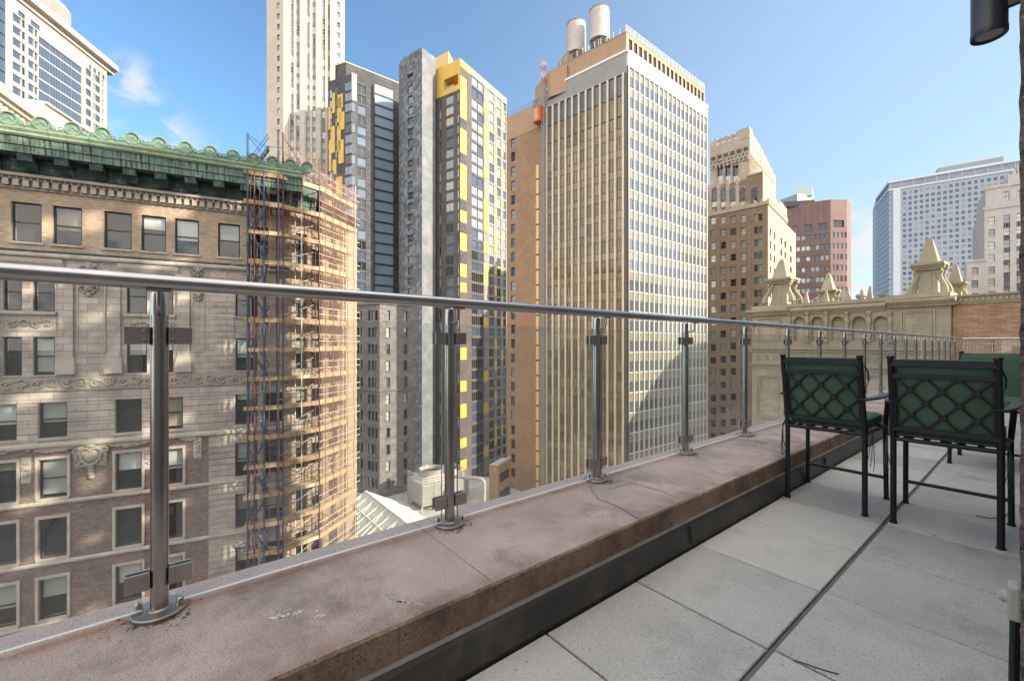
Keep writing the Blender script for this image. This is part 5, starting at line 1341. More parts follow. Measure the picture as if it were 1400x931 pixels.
for px, y0, y1, w in ((1101.5, 416, 398, .36), (1158, 413, 392, .36), (1188.5, 411, 390.5, .36), (1128.5, 415, 396, .36), (1175, 411, 394.5, .42)):
    b = MB(); u = gx(px); D = FG.depth(u); obelisk(b, FG, u, Zy(y0, D), Zy(y1, D), w, -.15 if px != 1175 else -.5, CREAMG); b.build('small_obelisk', NB)
for px, y in ((1091, 411), (1114.5, 409.5), (1143.5, 407.5), (1173.5, 405.5), (1205, 403.5)):
    b = MB(); u = gx(px); D = FG.depth(u); z = Zy(y, D)
    for s in (0,): volute(b, FG, u, z, -.1, .15, .16, CREAMG)
    b.tube([FG.pt(u+.10, z+.08, -.02), FG.pt(u+.28, z+.03, -.02), FG.pt(u+.45, z-.12, -.02)], .05, CREAMG, 6); b.build('volute', NB, smooth=True)
for bq in ((u1, u2, gz(1076, 421), gz(1076, 416), -1.6), (u3, u4, gz(1250, 408), gz(1250, 402), -1.8)):
    b = MB(); b.fbox(FG, *bq, .1, CREAMG); b.build('blocking_course', NB)
# brick wing with dentil cornice on its right
FBk = FG.off(-.35); uR_ = FBk.u(1470)
BW_ = thing('brick_wing', 'orange tan brick wall with a cream dentil cornice, right of the stone finials', 'brick wall', tuple(FBk.pt(0.01, 0))[:2]+(GZ,))
b = MB(); zt = FBk.z(1340, 415); p0, p1 = FBk.pt(.02, 0), FBk.pt(uR_, 0)
b.prism([p0, p1, p1-FG.n*8, p0-FG.n*8], GZ, zt, ORBR, rm=ROOF); b.build('wall', BW_)
b = MB(); b.prof(FBk, .02, uR_, [(-.5, zt+.003), (.06, zt+.003), (.08, zt+.12), (.09, zt+.38), (.20, zt+.44), (.22, zt+.54), (-.5, zt+.56)], CREAMG)
u = .1
while u < uR_: b.fbox(FBk, u, u+.11, zt+.14, zt+.36, .092, .17, CREAMG); u += .22
b.build('cornice', BW_)

# ---- low roofs between the towers: podium, glazed roof, cooling tower, small tan block
zr = Zy(714, 76)
PB = thing('podium_building', 'low block with a pale flat roof at the foot of the towers', 'building', tuple(P(560, 76))[:2]+(GZ,))
b = MB(); b.prism([P(430, 55), P(740, 50), P(720, 100), P(430, 112)], GZ, zr, ROOFL); b.build('wall', PB)
b = MB(); F = FaceAz(566, 80, 60); 
b.prism([P(596, 66), P(700, 60), P(700, 61), P(596, 67)], zr, zr+.9, GREYST); b.build('parapet', PB)
PALEGL = clear_glass('frosted_roof_glass', (.80, .80, .74), .1, dust=.62, dustcol=(.72, .70, .60))
GH = thing('glass_roof', 'white framed pitched glass roof of an atrium below, left of the cooling tower', 'glass roof', tuple(P(545, 68))[:2]+(zr,))
A = P(500, 78); B = P(590, 58); rd = (B-A).normalized(); pn = V((rd.y, -rd.x, 0))
if pn.dot(FW) > 0: pn = -pn                                   # towards the viewer
L_ = (B-A).length; zrg = Zy(672, 78); hw = 8.0; ze = zr+.4
gl_ = MB(); fr = MB()
for s in (1, -1):
    a0, a1 = A+pn*s*hw, B+pn*s*hw
    gl_.poly([(a0.x, a0.y, ze), (a1.x, a1.y, ze), (B.x, B.y, zrg), (A.x, A.y, zrg)], PALEGL)
    n = 10
    for q in range(n+1):
        o = A+rd*(L_*q/n); e = o+pn*s*hw; fr.bar((o.x, o.y, zrg+.05), (e.x, e.y, ze+.05), .16, .2, WHITEP)
        if q < n and q % 2 == 0:
            o2 = A+rd*(L_*(q+1)/n); e2 = o2+pn*s*hw; fr.bar((o.x, o.y, zrg+.05), (e2.x, e2.y, ze+.05), .1, .1, WHITEP)
    for k in (.33, .66, 1): fr.bar((A+pn*s*hw*k)+V((0, 0, zrg+(ze-zrg)*k+.06)), (B+pn*s*hw*k)+V((0, 0, zrg+(ze-zrg)*k+.06)), .12, .14, WHITEP)
fr.bar((A.x, A.y, zrg+.1), (B.x, B.y, zrg+.1), .3, .25, WHITEP)
for o in (A, B): gl_.poly([tuple((o+pn*hw)[:2])+(ze,), tuple((o-pn*hw)[:2])+(ze,), (o.x, o.y, zrg)], PALEGL)
for q in range(6):
    o = A+rd*(L_*q/5); fr.bar((o+pn*hw)[:2]+(ze,) if False else V(((o+pn*hw).x, (o+pn*hw).y, ze)), V(((o-pn*hw).x, (o-pn*hw).y, ze)), .12, .15, WHITEP); fr.bar(V((o.x, o.y, ze)), V((o.x, o.y, zrg)), .1, .1, WHITEP)
gl_.build('glazing', GH); fr.build('frame', GH)
def cooling():
    D = 80; F = FaceAz(578, 80, 52); F.L = F.u(604); F2 = Face(F.pt(0, 0), F.d)
    th = thing('cooling_tower', 'white rooftop cooling tower with fan drum, railings and a fat bent pipe', 'cooling tower', tuple(F.pt(0, 0))[:2]+(zr,))
    c = F.pt(0, 0); L1 = F.u(640); z0 = zr+1.2; z1 = Zy(664, 80); dp = -F.n*7
    b = MB()
    b.prism([F.pt(0, 0), F.pt(L1, 0), F.pt(L1, 0)+dp, F.pt(0, 0)+dp], z0, z1, UNITW, floor=True)
    for q in range(5): u = L1*q/4; b.fbox(F, u-.1, u+.1, z0, z1+.1, .01, .15, UNITW)
    z = z0+.3
    while z < z1-.3: b.fbox(F, .15, L1-.15, z, z+.10, .005, .12, GREYPAN); z += .3
    for q in range(5):
        u = L1*q/4
        for n in (-.3, -6.5): b.bar(F.pt(u, zr, n), F.pt(u, z0, n), .25, .25, GALV)
    b.build('casing', th)
    b = MB(); ce = F.pt(L1*.35, z1, -3.4); b.lathe(ce, [(2.6, 0), (2.4, .5), (2.3, 1.6), (2.45, 2.0), (2.3, 2.0), (2.15, 1.2)], UNITW, 24); ce2 = F.pt(L1*.78, z1, -3.4); b.lathe(ce2, [(2.4, 0), (2.2, .5), (2.1, 1.2), (2.2, 1.5), (2.05, 1.5), (1.9, .8)], UNITW, 24)
    b.lathe(ce+V((0, 0, 1.25)), [(2.15, 0), (2.15, .02)], STEELD, 24); b.lathe(ce2+V((0, 0, .85)), [(1.95, 0), (1.95, .02)], STEELD, 24); b.build('fan_drum', th, smooth=True)
    b = MB()
    for dz in (.45, .9, 1.35):
        for a, c2 in (((0, .1), (L1, .1)), ((L1, .1), (L1, -6.9)), ((0, .1), (0, -6.9))): b.tube([F.pt(a[0], z1+dz, a[1]), F.pt(c2[0], z1+dz, c2[1])], .05, PIPE, 5)
    for q in range(9): b.tube([F.pt(L1*q/8, z1, .1), F.pt(L1*q/8, z1+1.4, .1)], .05, PIPE, 5)
    for q in range(1, 6): b.tube([F.pt(L1, z1, -1.2*q), F.pt(L1, z1+1.4, -1.2*q)], .05, PIPE, 5)
    b.build('guard_rail', th)
    b = MB(); ux = F.u(662); e = P(662, 80); zz = Zy(655, 80); st = F.pt(L1*.6, z1+.6, -.6)
    k1 = V((e.x, e.y, zz)); dirv = (k1-st).normalized()
    b.tube([st, st+(k1-st)*.5, k1-dirv*1.2, k1-dirv*.5+V((0, 0, -.1)), k1+V((0, 0, -.5)), k1+V((0, 0, -1.3)), V((e.x, e.y, zr+.1))], .36, UNITW, 12); b.build('pipe', th, smooth=True)
cooling()
TB = thing('low_block', 'small tan low rise block wedged left of the brown brick flank', 'building', tuple(P(686, 84))[:2]+(GZ,))
F = FaceAz(681, 84, 25); F.L = F.u(694)+1.5; zt = Zy(638.5, 83); b = MB(); wn_ = Wins(); h = []
for i in range(3):
    z1 = zt-1.8-3.6*i; h.append((F.u(683), F.L-.6, z1-2, z1)); wn_.add(F, F.u(683), F.L-.6, z1-2, z1, 'quad', FRD, GL2, -.2)
b.wall(F, 0, F.L, GZ, zt, h, BRN, .3); q0, q1 = F.pt(0, 0), F.pt(F.L, 0); dv = -F.n*2
b.prism([q0, q1, q1+dv, q0+dv], GZ, zt, BRN, skip=(0,), rm=ROOFL); b.fbox(F, -.1, F.L, zt+.003, zt+.4, -.3, .1, STRIPE); b.build('wall', TB); wn_.finish(TB, 100, .3)

# ---- our own building, whose granite wall runs beside the terrace and keeps the sun off it
HB = thing('terrace_building', 'brown granite building wall running along the right edge of the terrace', 'building', (.3, 1.2, 0))
rj = random.Random(4)
b = MB(); zz = -.03
ys_ = [.86, .90, 1.0, 1.15, 1.4]
rq = random.Random(8); JIT = {}
def gx_(y, z):
    k = (round(y, 3), round(z, 4))
    if k not in JIT: JIT[k] = -.0215+rq.uniform(-.0012, .0012)
    return JIT[k]
N_ = 240
for k in range(N_):
    za, zc = -.03+3.6*k/N_, -.03+3.6*(k+1)/N_
    for ya, yb in ((.90, .96), (.96, 1.05), (1.05, 1.4)):
        b.poly([(gx_(yb, za), yb, za), (gx_(ya, za), ya, za), (gx_(ya, zc), ya, zc), (gx_(yb, zc), yb, zc)], GRANITE)
    b.poly([(gx_(.9, za), .9, za), (.6, .9, za), (.6, .9, zc), (gx_(.9, zc), .9, zc)], GRANITE)
b.build('granite_pier', HB)
b = MB(); b.box((-.012, 1.40, -.03), (.6, 28, 3.58), OWNW); b.box((.602, -9, -.03), (25, 27.9, 3.56), OWNW)
b.box((15, 1.0, 3.57), (30, 36, 10), OWNW)
b.build('wall', HB)
b = MB(); b.box((-2.0, -9, GZ), (25, 21.9, -.045), OWNW); b.box((2, 22, GZ), (25, 28, -.045), OWNW); b.build('base', HB)
# unseen slat screen added on top, shaped to throw sun streaks across the street
b = MB(); rk = random.Random(9)
dF = FB.d*math.cos(R(17))+V((0, 0, math.sin(R(17)))); vv = dF-SUND*(dF.x/SUND.x); sl = vv.z/vv.y       # slope on the wall plane
zlo_, zhi_, ya_, yb_ = 10.01, 41.5, 4.0, 40.0
c0 = zlo_-abs(sl)*40-2
while c0 < zhi_+abs(sl)*40+2:
    wd = rk.uniform(1.2, 4.2); gap = rk.uniform(.45, 1.25); pts = []
    y = ya_
    while y < yb_:
        y2 = min(y+1.2, yb_)
        def cl(z): return max(zlo_, min(zhi_, z))
        lo1, hi1, lo2, hi2 = cl(c0+sl*y), cl(c0+wd+sl*y), cl(c0+sl*y2), cl(c0+wd+sl*y2)
        if hi1-lo1 > .01 or hi2-lo2 > .01: b.hexa([(15, y, lo1), (15.1, y, lo1), (15.1, y2, lo2), (15, y2, lo2), (15, y, hi1+.001), (15.1, y, hi1+.001), (15.1, y2, hi2+.001), (15, y2, hi2+.001)], OWNW)
        y = y2
    c0 += wd+gap
y = ya_
while y < yb_: wd = rk.uniform(.8, 2.2); b.box((15.11, y, zlo_), (15.2, min(y+wd, yb_), zhi_), OWNW); y += wd+rk.uniform(.8, 2.4)
b.build('added_streak_screen', HB)
# unseen block added down the street, roofline shaped to shade the glass tower's foot
SB = thing('added_shade_block', 'granite building with a rounded roofline, hidden farther down past the wall', 'building', (8, 105, GZ))
b = MB(); pts = [(0, 80, GZ)]; 
ya, yb, zlo, zhi = 86, 124, -2, 27
prof = [(ya-8, zlo-14)]
for k in range(15): t = k/14; prof.append((ya+(yb-ya)*t, zlo+(zhi-zlo)*(1-(1-t)**2.2)*1.0+EYE))
prof.append((yb+26, zhi+EYE))
i0 = len(b.v)
for x in (1.0, 14.0):
    b.v += [V((x, prof[0][0], GZ))]+[V((x, y, z)) for y, z in prof]+[V((x, prof[-1][0], GZ))]
n = len(prof)+2; k = b.mi(OWNW)
b.f.append([i0+j for j in range(n)]); b.m.append(k); b.f.append([i0+n+j for j in range(n)][::-1]); b.m.append(k)
for j in range(n): c = (j+1) % n; b.f.append([i0+j, i0+n+j, i0+n+c, i0+c]); b.m.append(k)
b.build('wall', SB)

# ------------------------------------------------------------------ parapet with coping
COP = mat('pink_granite_coping', (.52, .415, .375), .75, var=.28, vs=2.2, bump=.7, bs=100, stain=(1.9, .50, .74, (.14, .112, .11)), speck=(230, .555, .63, (.085, .066, .066)))
COPO = mat('pale_granite_edge', (.47, .39, .39), .75, var=.15, vs=3, bump=.35, bs=120, stain=(4, .58, .85, (.26, .20, .19)), speck=(210, .55, .62, (.12, .10, .10)))
COPE = mat('stained_granite_edge', (.34, .23, .15), .9, var=.4, vs=4, bump=.8, bs=60, streak=(14, .60, .80, (.05, .035, .025)), stain=(3.5, .46, .72, (.06, .042, .03)), speck=(110, .55, .64, (.045, .033, .026)))
RUSTY = mat('rusty_stain_granite', (.37, .235, .165), .8, var=.3, vs=5, bump=.4, bs=120, stain=(6, .5, .75, (.17, .115, .09)), speck=(210, .55, .62, (.07, .05, .045)))
def rust_band(m, x0, x1, col, amt):
    t = m.node_tree; N = t.nodes; L = t.links; bs = N['Principled BSDF']; src = bs.inputs['Base Color'].links[0].from_socket
    tcn = N.new('ShaderNodeTexCoord'); sp = N.new('ShaderNodeSeparateXYZ'); L.new(tcn.outputs['Object'], sp.inputs[0])
    mr = N.new('ShaderNodeMapRange'); mr.interpolation_type = 'SMOOTHSTEP'; mr.inputs[1].default_value = x0; mr.inputs[2].default_value = x1; L.new(sp.outputs['X'], mr.inputs[0])
    n = N.new('ShaderNodeTexNoise'); n.inputs['Scale'].default_value = 3.5; n.inputs['Detail'].default_value = 8; n.inputs['Roughness'].default_value = .7; L.new(tcn.outputs['Object'], n.inputs['Vector'])
    r = N.new('ShaderNodeMapRange'); r.inputs[1].default_value = .36; r.inputs[2].default_value = .62; r.inputs[4].default_value = amt; L.new(n.outputs[0], r.inputs[0])
    mu_ = N.new('ShaderNodeMath'); mu_.operation = 'MULTIPLY'; L.new(mr.outputs[0], mu_.inputs[0]); L.new(r.outputs[0], mu_.inputs[1])
    x = N.new('ShaderNodeMixRGB'); x.blend_type = 'MULTIPLY'; L.new(mu_.outputs[0], x.inputs[0]); L.new(src, x.inputs[1]); x.inputs[2].default_value = (*col, 1); L.new(x.outputs[0], bs.inputs['Base Color'])
rust_band(COP, -.14, -.235, (.84, .62, .45), .9)            # rust washed down along the line of posts
rust_band(COP, .20, .345, (.55, .44, .38), .9)               # grime along the inner edge
FLASH = mat('dark_metal_flashing', (.055, .050, .046), .45, metal=.2, var=.3, vs=2.5, stain=(5, .55, .75, (.10, .09, .08)))
CAULK = mat('white_caulk', (.55, .52, .46), .8, var=.3, vs=9)
CZ = .265
PW = thing('parapet_wall', 'low terrace parapet with pink speckled granite coping and dark metal flashing at its foot', 'parapet', (-1.65, 6, 0))
b = MB(); j = 0; y = -3.0
b.box((-1.98, -3, -.2), (-1.318, 21.5, .150), LIMEP); b.box((-1.314, 20.86, -.2), (-.02, 21.5, .150), LIMEP)
b.build('wall', PW)
cuts = [-3, .95, 2.95, 5.2, 7.6, 10, 12.4, 14.8, 17.2, 19.6, 21.6]
for ya, yb in zip(cuts, cuts[1:]):
    b = MB(); c = .008; ya += .0015; yb -= .0015
    xs_ = [(-2.02, .0), (-1.955, .0), (-1.80, .0), (-1.33, 0), (-1.30-.0, 0)]
    b.hexa([(-2.02, ya, .152), (-1.30, ya, .152), (-1.30, yb, .152), (-2.02, yb, .152), (-2.02, ya, CZ-c), (-1.30, ya, CZ-c), (-1.30, yb, CZ-c), (-2.02, yb, CZ-c)], COPE)
    for xa, xb, m in ((-2.012, -1.905, COPO), (-1.905, -1.308, COP)): b.poly([(xa, ya, CZ), (xb, ya, CZ), (xb, yb, CZ), (xa, yb, CZ)], m)
    b.poly([(-1.308, ya, CZ), (-1.30, ya, CZ-c), (-1.30, yb, CZ-c), (-1.308, yb, CZ)], COPE); b.poly([(-2.02, ya, CZ-c), (-2.012, ya, CZ), (-2.012, yb, CZ), (-2.02, yb, CZ-c)], COPO)
    for yy, s in ((ya, 1), (yb, -1)): b.poly([(-2.012, yy, CZ), (-1.308, yy, CZ), (-1.30, yy, CZ-c), (-2.02, yy, CZ-c)][::s], COPE)
    b.build('coping_stone', PW)
b = MB(); b.box((-1.298, 20.88, .152), (-.02, 21.6, CZ), COP); b.build('coping_stone', PW)
b = MB(); b.box((-1.316, -3, .130), (-1.303, 20.85, .1515), CAULK); b.build('caulk_joint', PW)
for ya, yb in ((-3, .35), (.35, 2.35), (2.35, 4.75), (4.75, 7.2), (7.2, 9.6), (9.6, 12), (12, 14.4), (14.4, 16.8), (16.8, 20.85)):
    b = MB(); F = Face((-1.317, ya+.002), (0, 1)); L = yb-ya-.004
    b.prof(F, 0, L, [(0, -.032), (.046, -.032), (.046, .012), (.040, .03), (.030, .118), (.018, .130), (0, .130)], FLASH)
    b.fbox(F, L-.012, L-.004, .02, .12, .03, .048, FLASH)
    b.build('flashing', PW)
# cracks and scuffs on the coping
CRK = mat('crack_dirt', (.06, .045, .04), .9, var=.2); PAINT = mat('white_paint_scuff', (.62, .60, .55), .8, var=.3, vs=30)
def ground_pt(px, py, z):
    D = (EYE-z)*FPX/(py-HZ); p = P(px, D); return V((p.x, p.y, z))
b = MB(); rk = random.Random(2)
def crack(pts):
    q = [ground_pt(x, y, CZ+.0015) for x, y in pts]; o = []
    for a, c in zip(q, q[1:]):
        n = 5
        for k in range(n): o.append(a.lerp(c, k/n)+V((rk.uniform(-.004, .004), rk.uniform(-.004, .004), 0)))
    o.append(q[-1])
    for a, c in zip(o, o[1:]):
        d = (c-a).normalized(); s = V((-d.y, d.x, 0))*rk.uniform(.0012, .0028); b.poly([a-s, c-s, c+s, a+s], CRK)
crack([(812, 674), (818, 682), (845, 692), (873, 709)]); crack([(835, 668), (862, 660), (905, 671), (926, 680)]); crack([(935, 632), (968, 640), (990, 652)]); crack([(1040, 610), (1075, 622), (1090, 630)]); crack([(812, 674), (806, 664), (815, 660)])
b.build('crack', PW)
b = MB()
def scuff(px, py, rx, ry, n):
    for k in range(n):
        c = ground_pt(px+rk.gauss(0, rx), py+rk.gauss(0, ry), CZ+.0012); r = rk.uniform(.001, .006); a0 = rk.random()*6
        b.poly([c+V((math.cos(a0+t)*r*rk.uniform(.5, 1.3), math.sin(a0+t)*r*rk.uniform(.6, 2.2), 0)) for t in (0, 1.2, 2.3, 3.5, 4.7)], PAINT)
scuff(398, 838, 20, 3.5, 34); scuff(376, 841, 8, 3, 10); scuff(438, 841, 3, 1.5, 8)
for k in range(26): t = k/25; scuff(522+56*t, 814+14*t+2*math.sin(t*5), 2.0, .7, 2)
b.build('paint_scuff', PW)
# dirt that has washed out from under the post bases
DIRT = mat('washed_dirt', (.12, .085, .065), .9, var=.5, vs=60)
b = MB(); rd_ = random.Random(6)
for i in range(20):
    y = -1.165+1.125*i
    for k in range(46 if i < 8 else 12):
        a = rd_.gauss(0, .9); rr = .078+abs(rd_.gauss(0, .03)); r_ = rd_.uniform(.002, .007)*(1 if rr < .11 else .6); c = V((-1.87+math.cos(a)*rr, y+math.sin(a)*rr, CZ+.001+.00001*k)); a0 = rd_.random()*6
        b.poly([c+V((math.cos(a0+t)*r_*rd_.uniform(.5, 1.8), math.sin(a0+t)*r_*rd_.uniform(.5, 1.8), 0)) for t in (0, 1, 2, 3, 4, 5.2)], DIRT)
b.build('dirt_stain', PW, kind='stuff')
# ------------------------------------------------------------------ glass railing
STEEL = mat('brushed_steel', (.42, .40, .37), .27, metal=1, var=.18, vs=9, stain=(9, .60, .8, (.20, .17, .13)))
STEELR = mat('rail_steel', (.47, .46, .45), .30, metal=1, var=.2, vs=4, stain=(25, .62, .8, (.2, .18, .16)))
CLAMP = mat('clamp_steel', (.42, .39, .37), .45, metal=.9, var=.1, vs=20)
RGLASS = clear_glass('railing_glass', (.955, .975, .965), 0.0, 1.5, gmax=.35, dust=.05, dustcol=(.75, .76, .74))
REDGE = mat('glass_edge_green', (.16, .27, .24), .15, var=.1, spec=.8)
REDGEL = mat('glass_edge_pale', (.80, .84, .80), .2, var=.05, spec=.8)
RX = -1.87; RRX = -1.79; RZ = 1.372
GR = thing('glass_railing', 'stainless steel and glass railing along the street side of the terrace', 'railing', (RX, 6, CZ))
posts = [-1.165+1.125*i for i in range(20)]
def make_post(name_parent, y, x=RX, ax=0):
    """ax 0: railing runs along Y; 1: along X"""
    D_ = (lambda dx, dy: V((dx, dy, 0))) if ax == 0 else (lambda dx, dy: V((-dy, -dx, 0)))
    o = V((x, y, 0)); b = MB()
    b.lathe((x, y, CZ+.012), [(.025, 0), (.025, 1.062), (.0235, 1.068), (.017, 1.071)], STEEL, 20)
    po = b.build('post', name_parent, smooth=True)
    b = MB(); b.lathe((x, y, CZ+.001), [(.075, 0), (.0765, .004), (.0765, .010), (.073, .014), (.034, .0145), (.030, .019), (.0255, .020)], PLATE, 28); b.build('base_plate', po, smooth=True)
    for s in (-1, 1):
        c = o+D_(.022*s, .055*s)+V((0, 0, CZ+.014)); b = MB(); b.lathe(c, [(.013, 0), (.013, .006), (.0115, .008), (.0115, .016), (.009, .024), (.004, .028)], STEEL, 12); b.build('cap_nut', po, smooth=True)
        for z in (1.20, .385):
            b = MB(); a = o+D_(-.012, s*.022); c = o+D_(.013, s*.088)
            def bx(p, q, z0, z1, m=CLAMP):
                b.box((min(p.x, q.x), min(p.y, q.y), z0), (max(p.x, q.x), max(p.y, q.y), z1), m)
            bx(o+D_(.0085, s*.024), o+D_(.020, s*.088), z-.029, z+.029); bx(o+D_(-.020, s*.024), o+D_(-.0085, s*.088), z-.029, z+.029); bx(o+D_(-.0084, s*.024), o+D_(.0084, s*.046), z-.028, z+.028, STEELD)
            for dz in (-.015, .015): b.lathe(o+D_(.0202, s*.037)+V((0, 0, z+dz)), [(.006, 0), (.0055, .0025), (.003, .003)], STEEL, 10, D_(1, 0))
            b.build('glass_clamp', po, bevel=(.003, 2))
    b = MB(); z0 = CZ+1.012
    p = [o+D_(.022, 0)+V((0, 0, z0)), o+D_(.055, 0)+V((0, 0, z0)), o+D_(.072, 0)+V((0, 0, z0+.006)), o+D_(.079, 0)+V((0, 0, z0+.022)), o+D_(.080, 0)+V((0, 0, RZ-.022))]
    b.tube(p, .0065, STEEL, 10); s1, s2 = o+D_(.065, -.032), o+D_(.095, .032)
    b.box((min(s1.x, s2.x), min(s1.y, s2.y), RZ-.030), (max(s1.x, s2.x), max(s1.y, s2.y), RZ-.0225), STEEL); b.build('rail_bracket', po, smooth=True)
for y in posts: make_post(GR, y)
def panel(parent, a, c, ax=0, fix=RX):
    b = MB(); t = .006; z0, z1 = CZ+.022, 1.274
    if ax == 0: x0, x1, y0, y1 = fix-t, fix+t, a, c
    else: x0, x1, y0, y1 = a, c, fix-t, fix+t
    q = [(x0, y0), (x1, y0), (x1, y1), (x0, y1)]
    for k in range(4):
        p, r = q[k], q[(k+1) % 4]; ln = math.hypot(p[0]-r[0], p[1]-r[1]); m = RGLASS if ln > .1 else REDGE
        b.poly([(p[0], p[1], z0), (r[0], r[1], z0), (r[0], r[1], z1), (p[0], p[1], z1)], m)
    b.poly([(p[0], p[1], z1) for p in q], REDGEL); b.poly([(p[0], p[1], z0) for p in reversed(q)], REDGEL)
    b.build('glass_panel', parent)
for ya, yb in zip(posts, posts[1:]): panel(GR, ya+.045, yb-.045)
b = MB(); b.tube([(RRX, -3, RZ), (RRX, 21.10, RZ), (RRX+.006, 21.13, RZ), (RRX+.03, 21.14, RZ)], .0245, STEELR, 20); b.build('handrail', GR, smooth=True)
ER = thing('end_railing', 'short glass railing across the far end of the terrace, before the brick wall', 'railing', (-.9, 21.14, CZ))
b = MB(); b.tube([(RRX+.031, 21.14, RZ), (-.03, 21.14, RZ)], .0245, STEELR, 14); b.build('handrail', ER, smooth=True)
for x in (-1.09, -.3): make_post(ER, 21.22, x, 1)
panel(ER, -1.80, -1.14, 1, 21.22); panel(ER, -1.04, -.35, 1, 21.22)

# ------------------------------------------------------------------ chairs
CHB = mat('black_powder_coat', (.010, .0105, .013), .45, var=.2, vs=6, spec=.35)
CUSH = mat('dark_green_canvas', (.062, .122, .078), .85, var=.18, vs=5, bump=.25, bs=350)
PIPING = mat('green_piping', (.030, .09, .063), .8, var=.1)
STRAP = mat('green_tie', (.035, .075, .05), .85, var=.15)
def cushion(b, x0, x1, y0, y1, z0, z1, m, r=.028, n=7, puff=.012, axis=2):
    """soft box: superellipsoid-edged slab"""
    c = V(((x0+x1)/2, (y0+y1)/2, (z0+z1)/2)); h = V(((x1-x0)/2, (y1-y0)/2, (z1-z0)/2)); k = b.mi(m); N = 12
    for ax in range(3):
        for s in (-1, 1):
            i0 = len(b.v); e1, e2 = (ax+1) % 3, (ax+2) % 3
            for i in range(N+1):
                for j in range(N+1):
                    p = [0, 0, 0]; u = 2*i/N-1; v = 2*j/N-1
                    u = math.sin(u*math.pi/2); v = math.sin(v*math.pi/2)
                    p[ax] = s*h[ax]; p[e1] = u*h[e1]; p[e2] = v*h[e2]
                    q = V((max(-h.x+r, min(h.x-r, p[0])), max(-h.y+r, min(h.y-r, p[1])), max(-h.z+r, min(h.z-r, p[2]))))
                    d = V(p)-q; d = d.normalized()*r if d.length > 1e-9 else d
                    w = q+d
                    if ax == axis: w[ax] += s*puff*(1-u*u)*(1-v*v)
                    b.v.append(c+w)
            for i in range(N):
                for j in range(N):
                    a = i0+i*(N+1)+j; f = [a, a+N+1, a+N+2, a+1]
                    b.f.append(f if s > 0 else f[::-1]); b.m.append(k)
def xf(b, fn): b.v = [fn(p) for p in b.v]
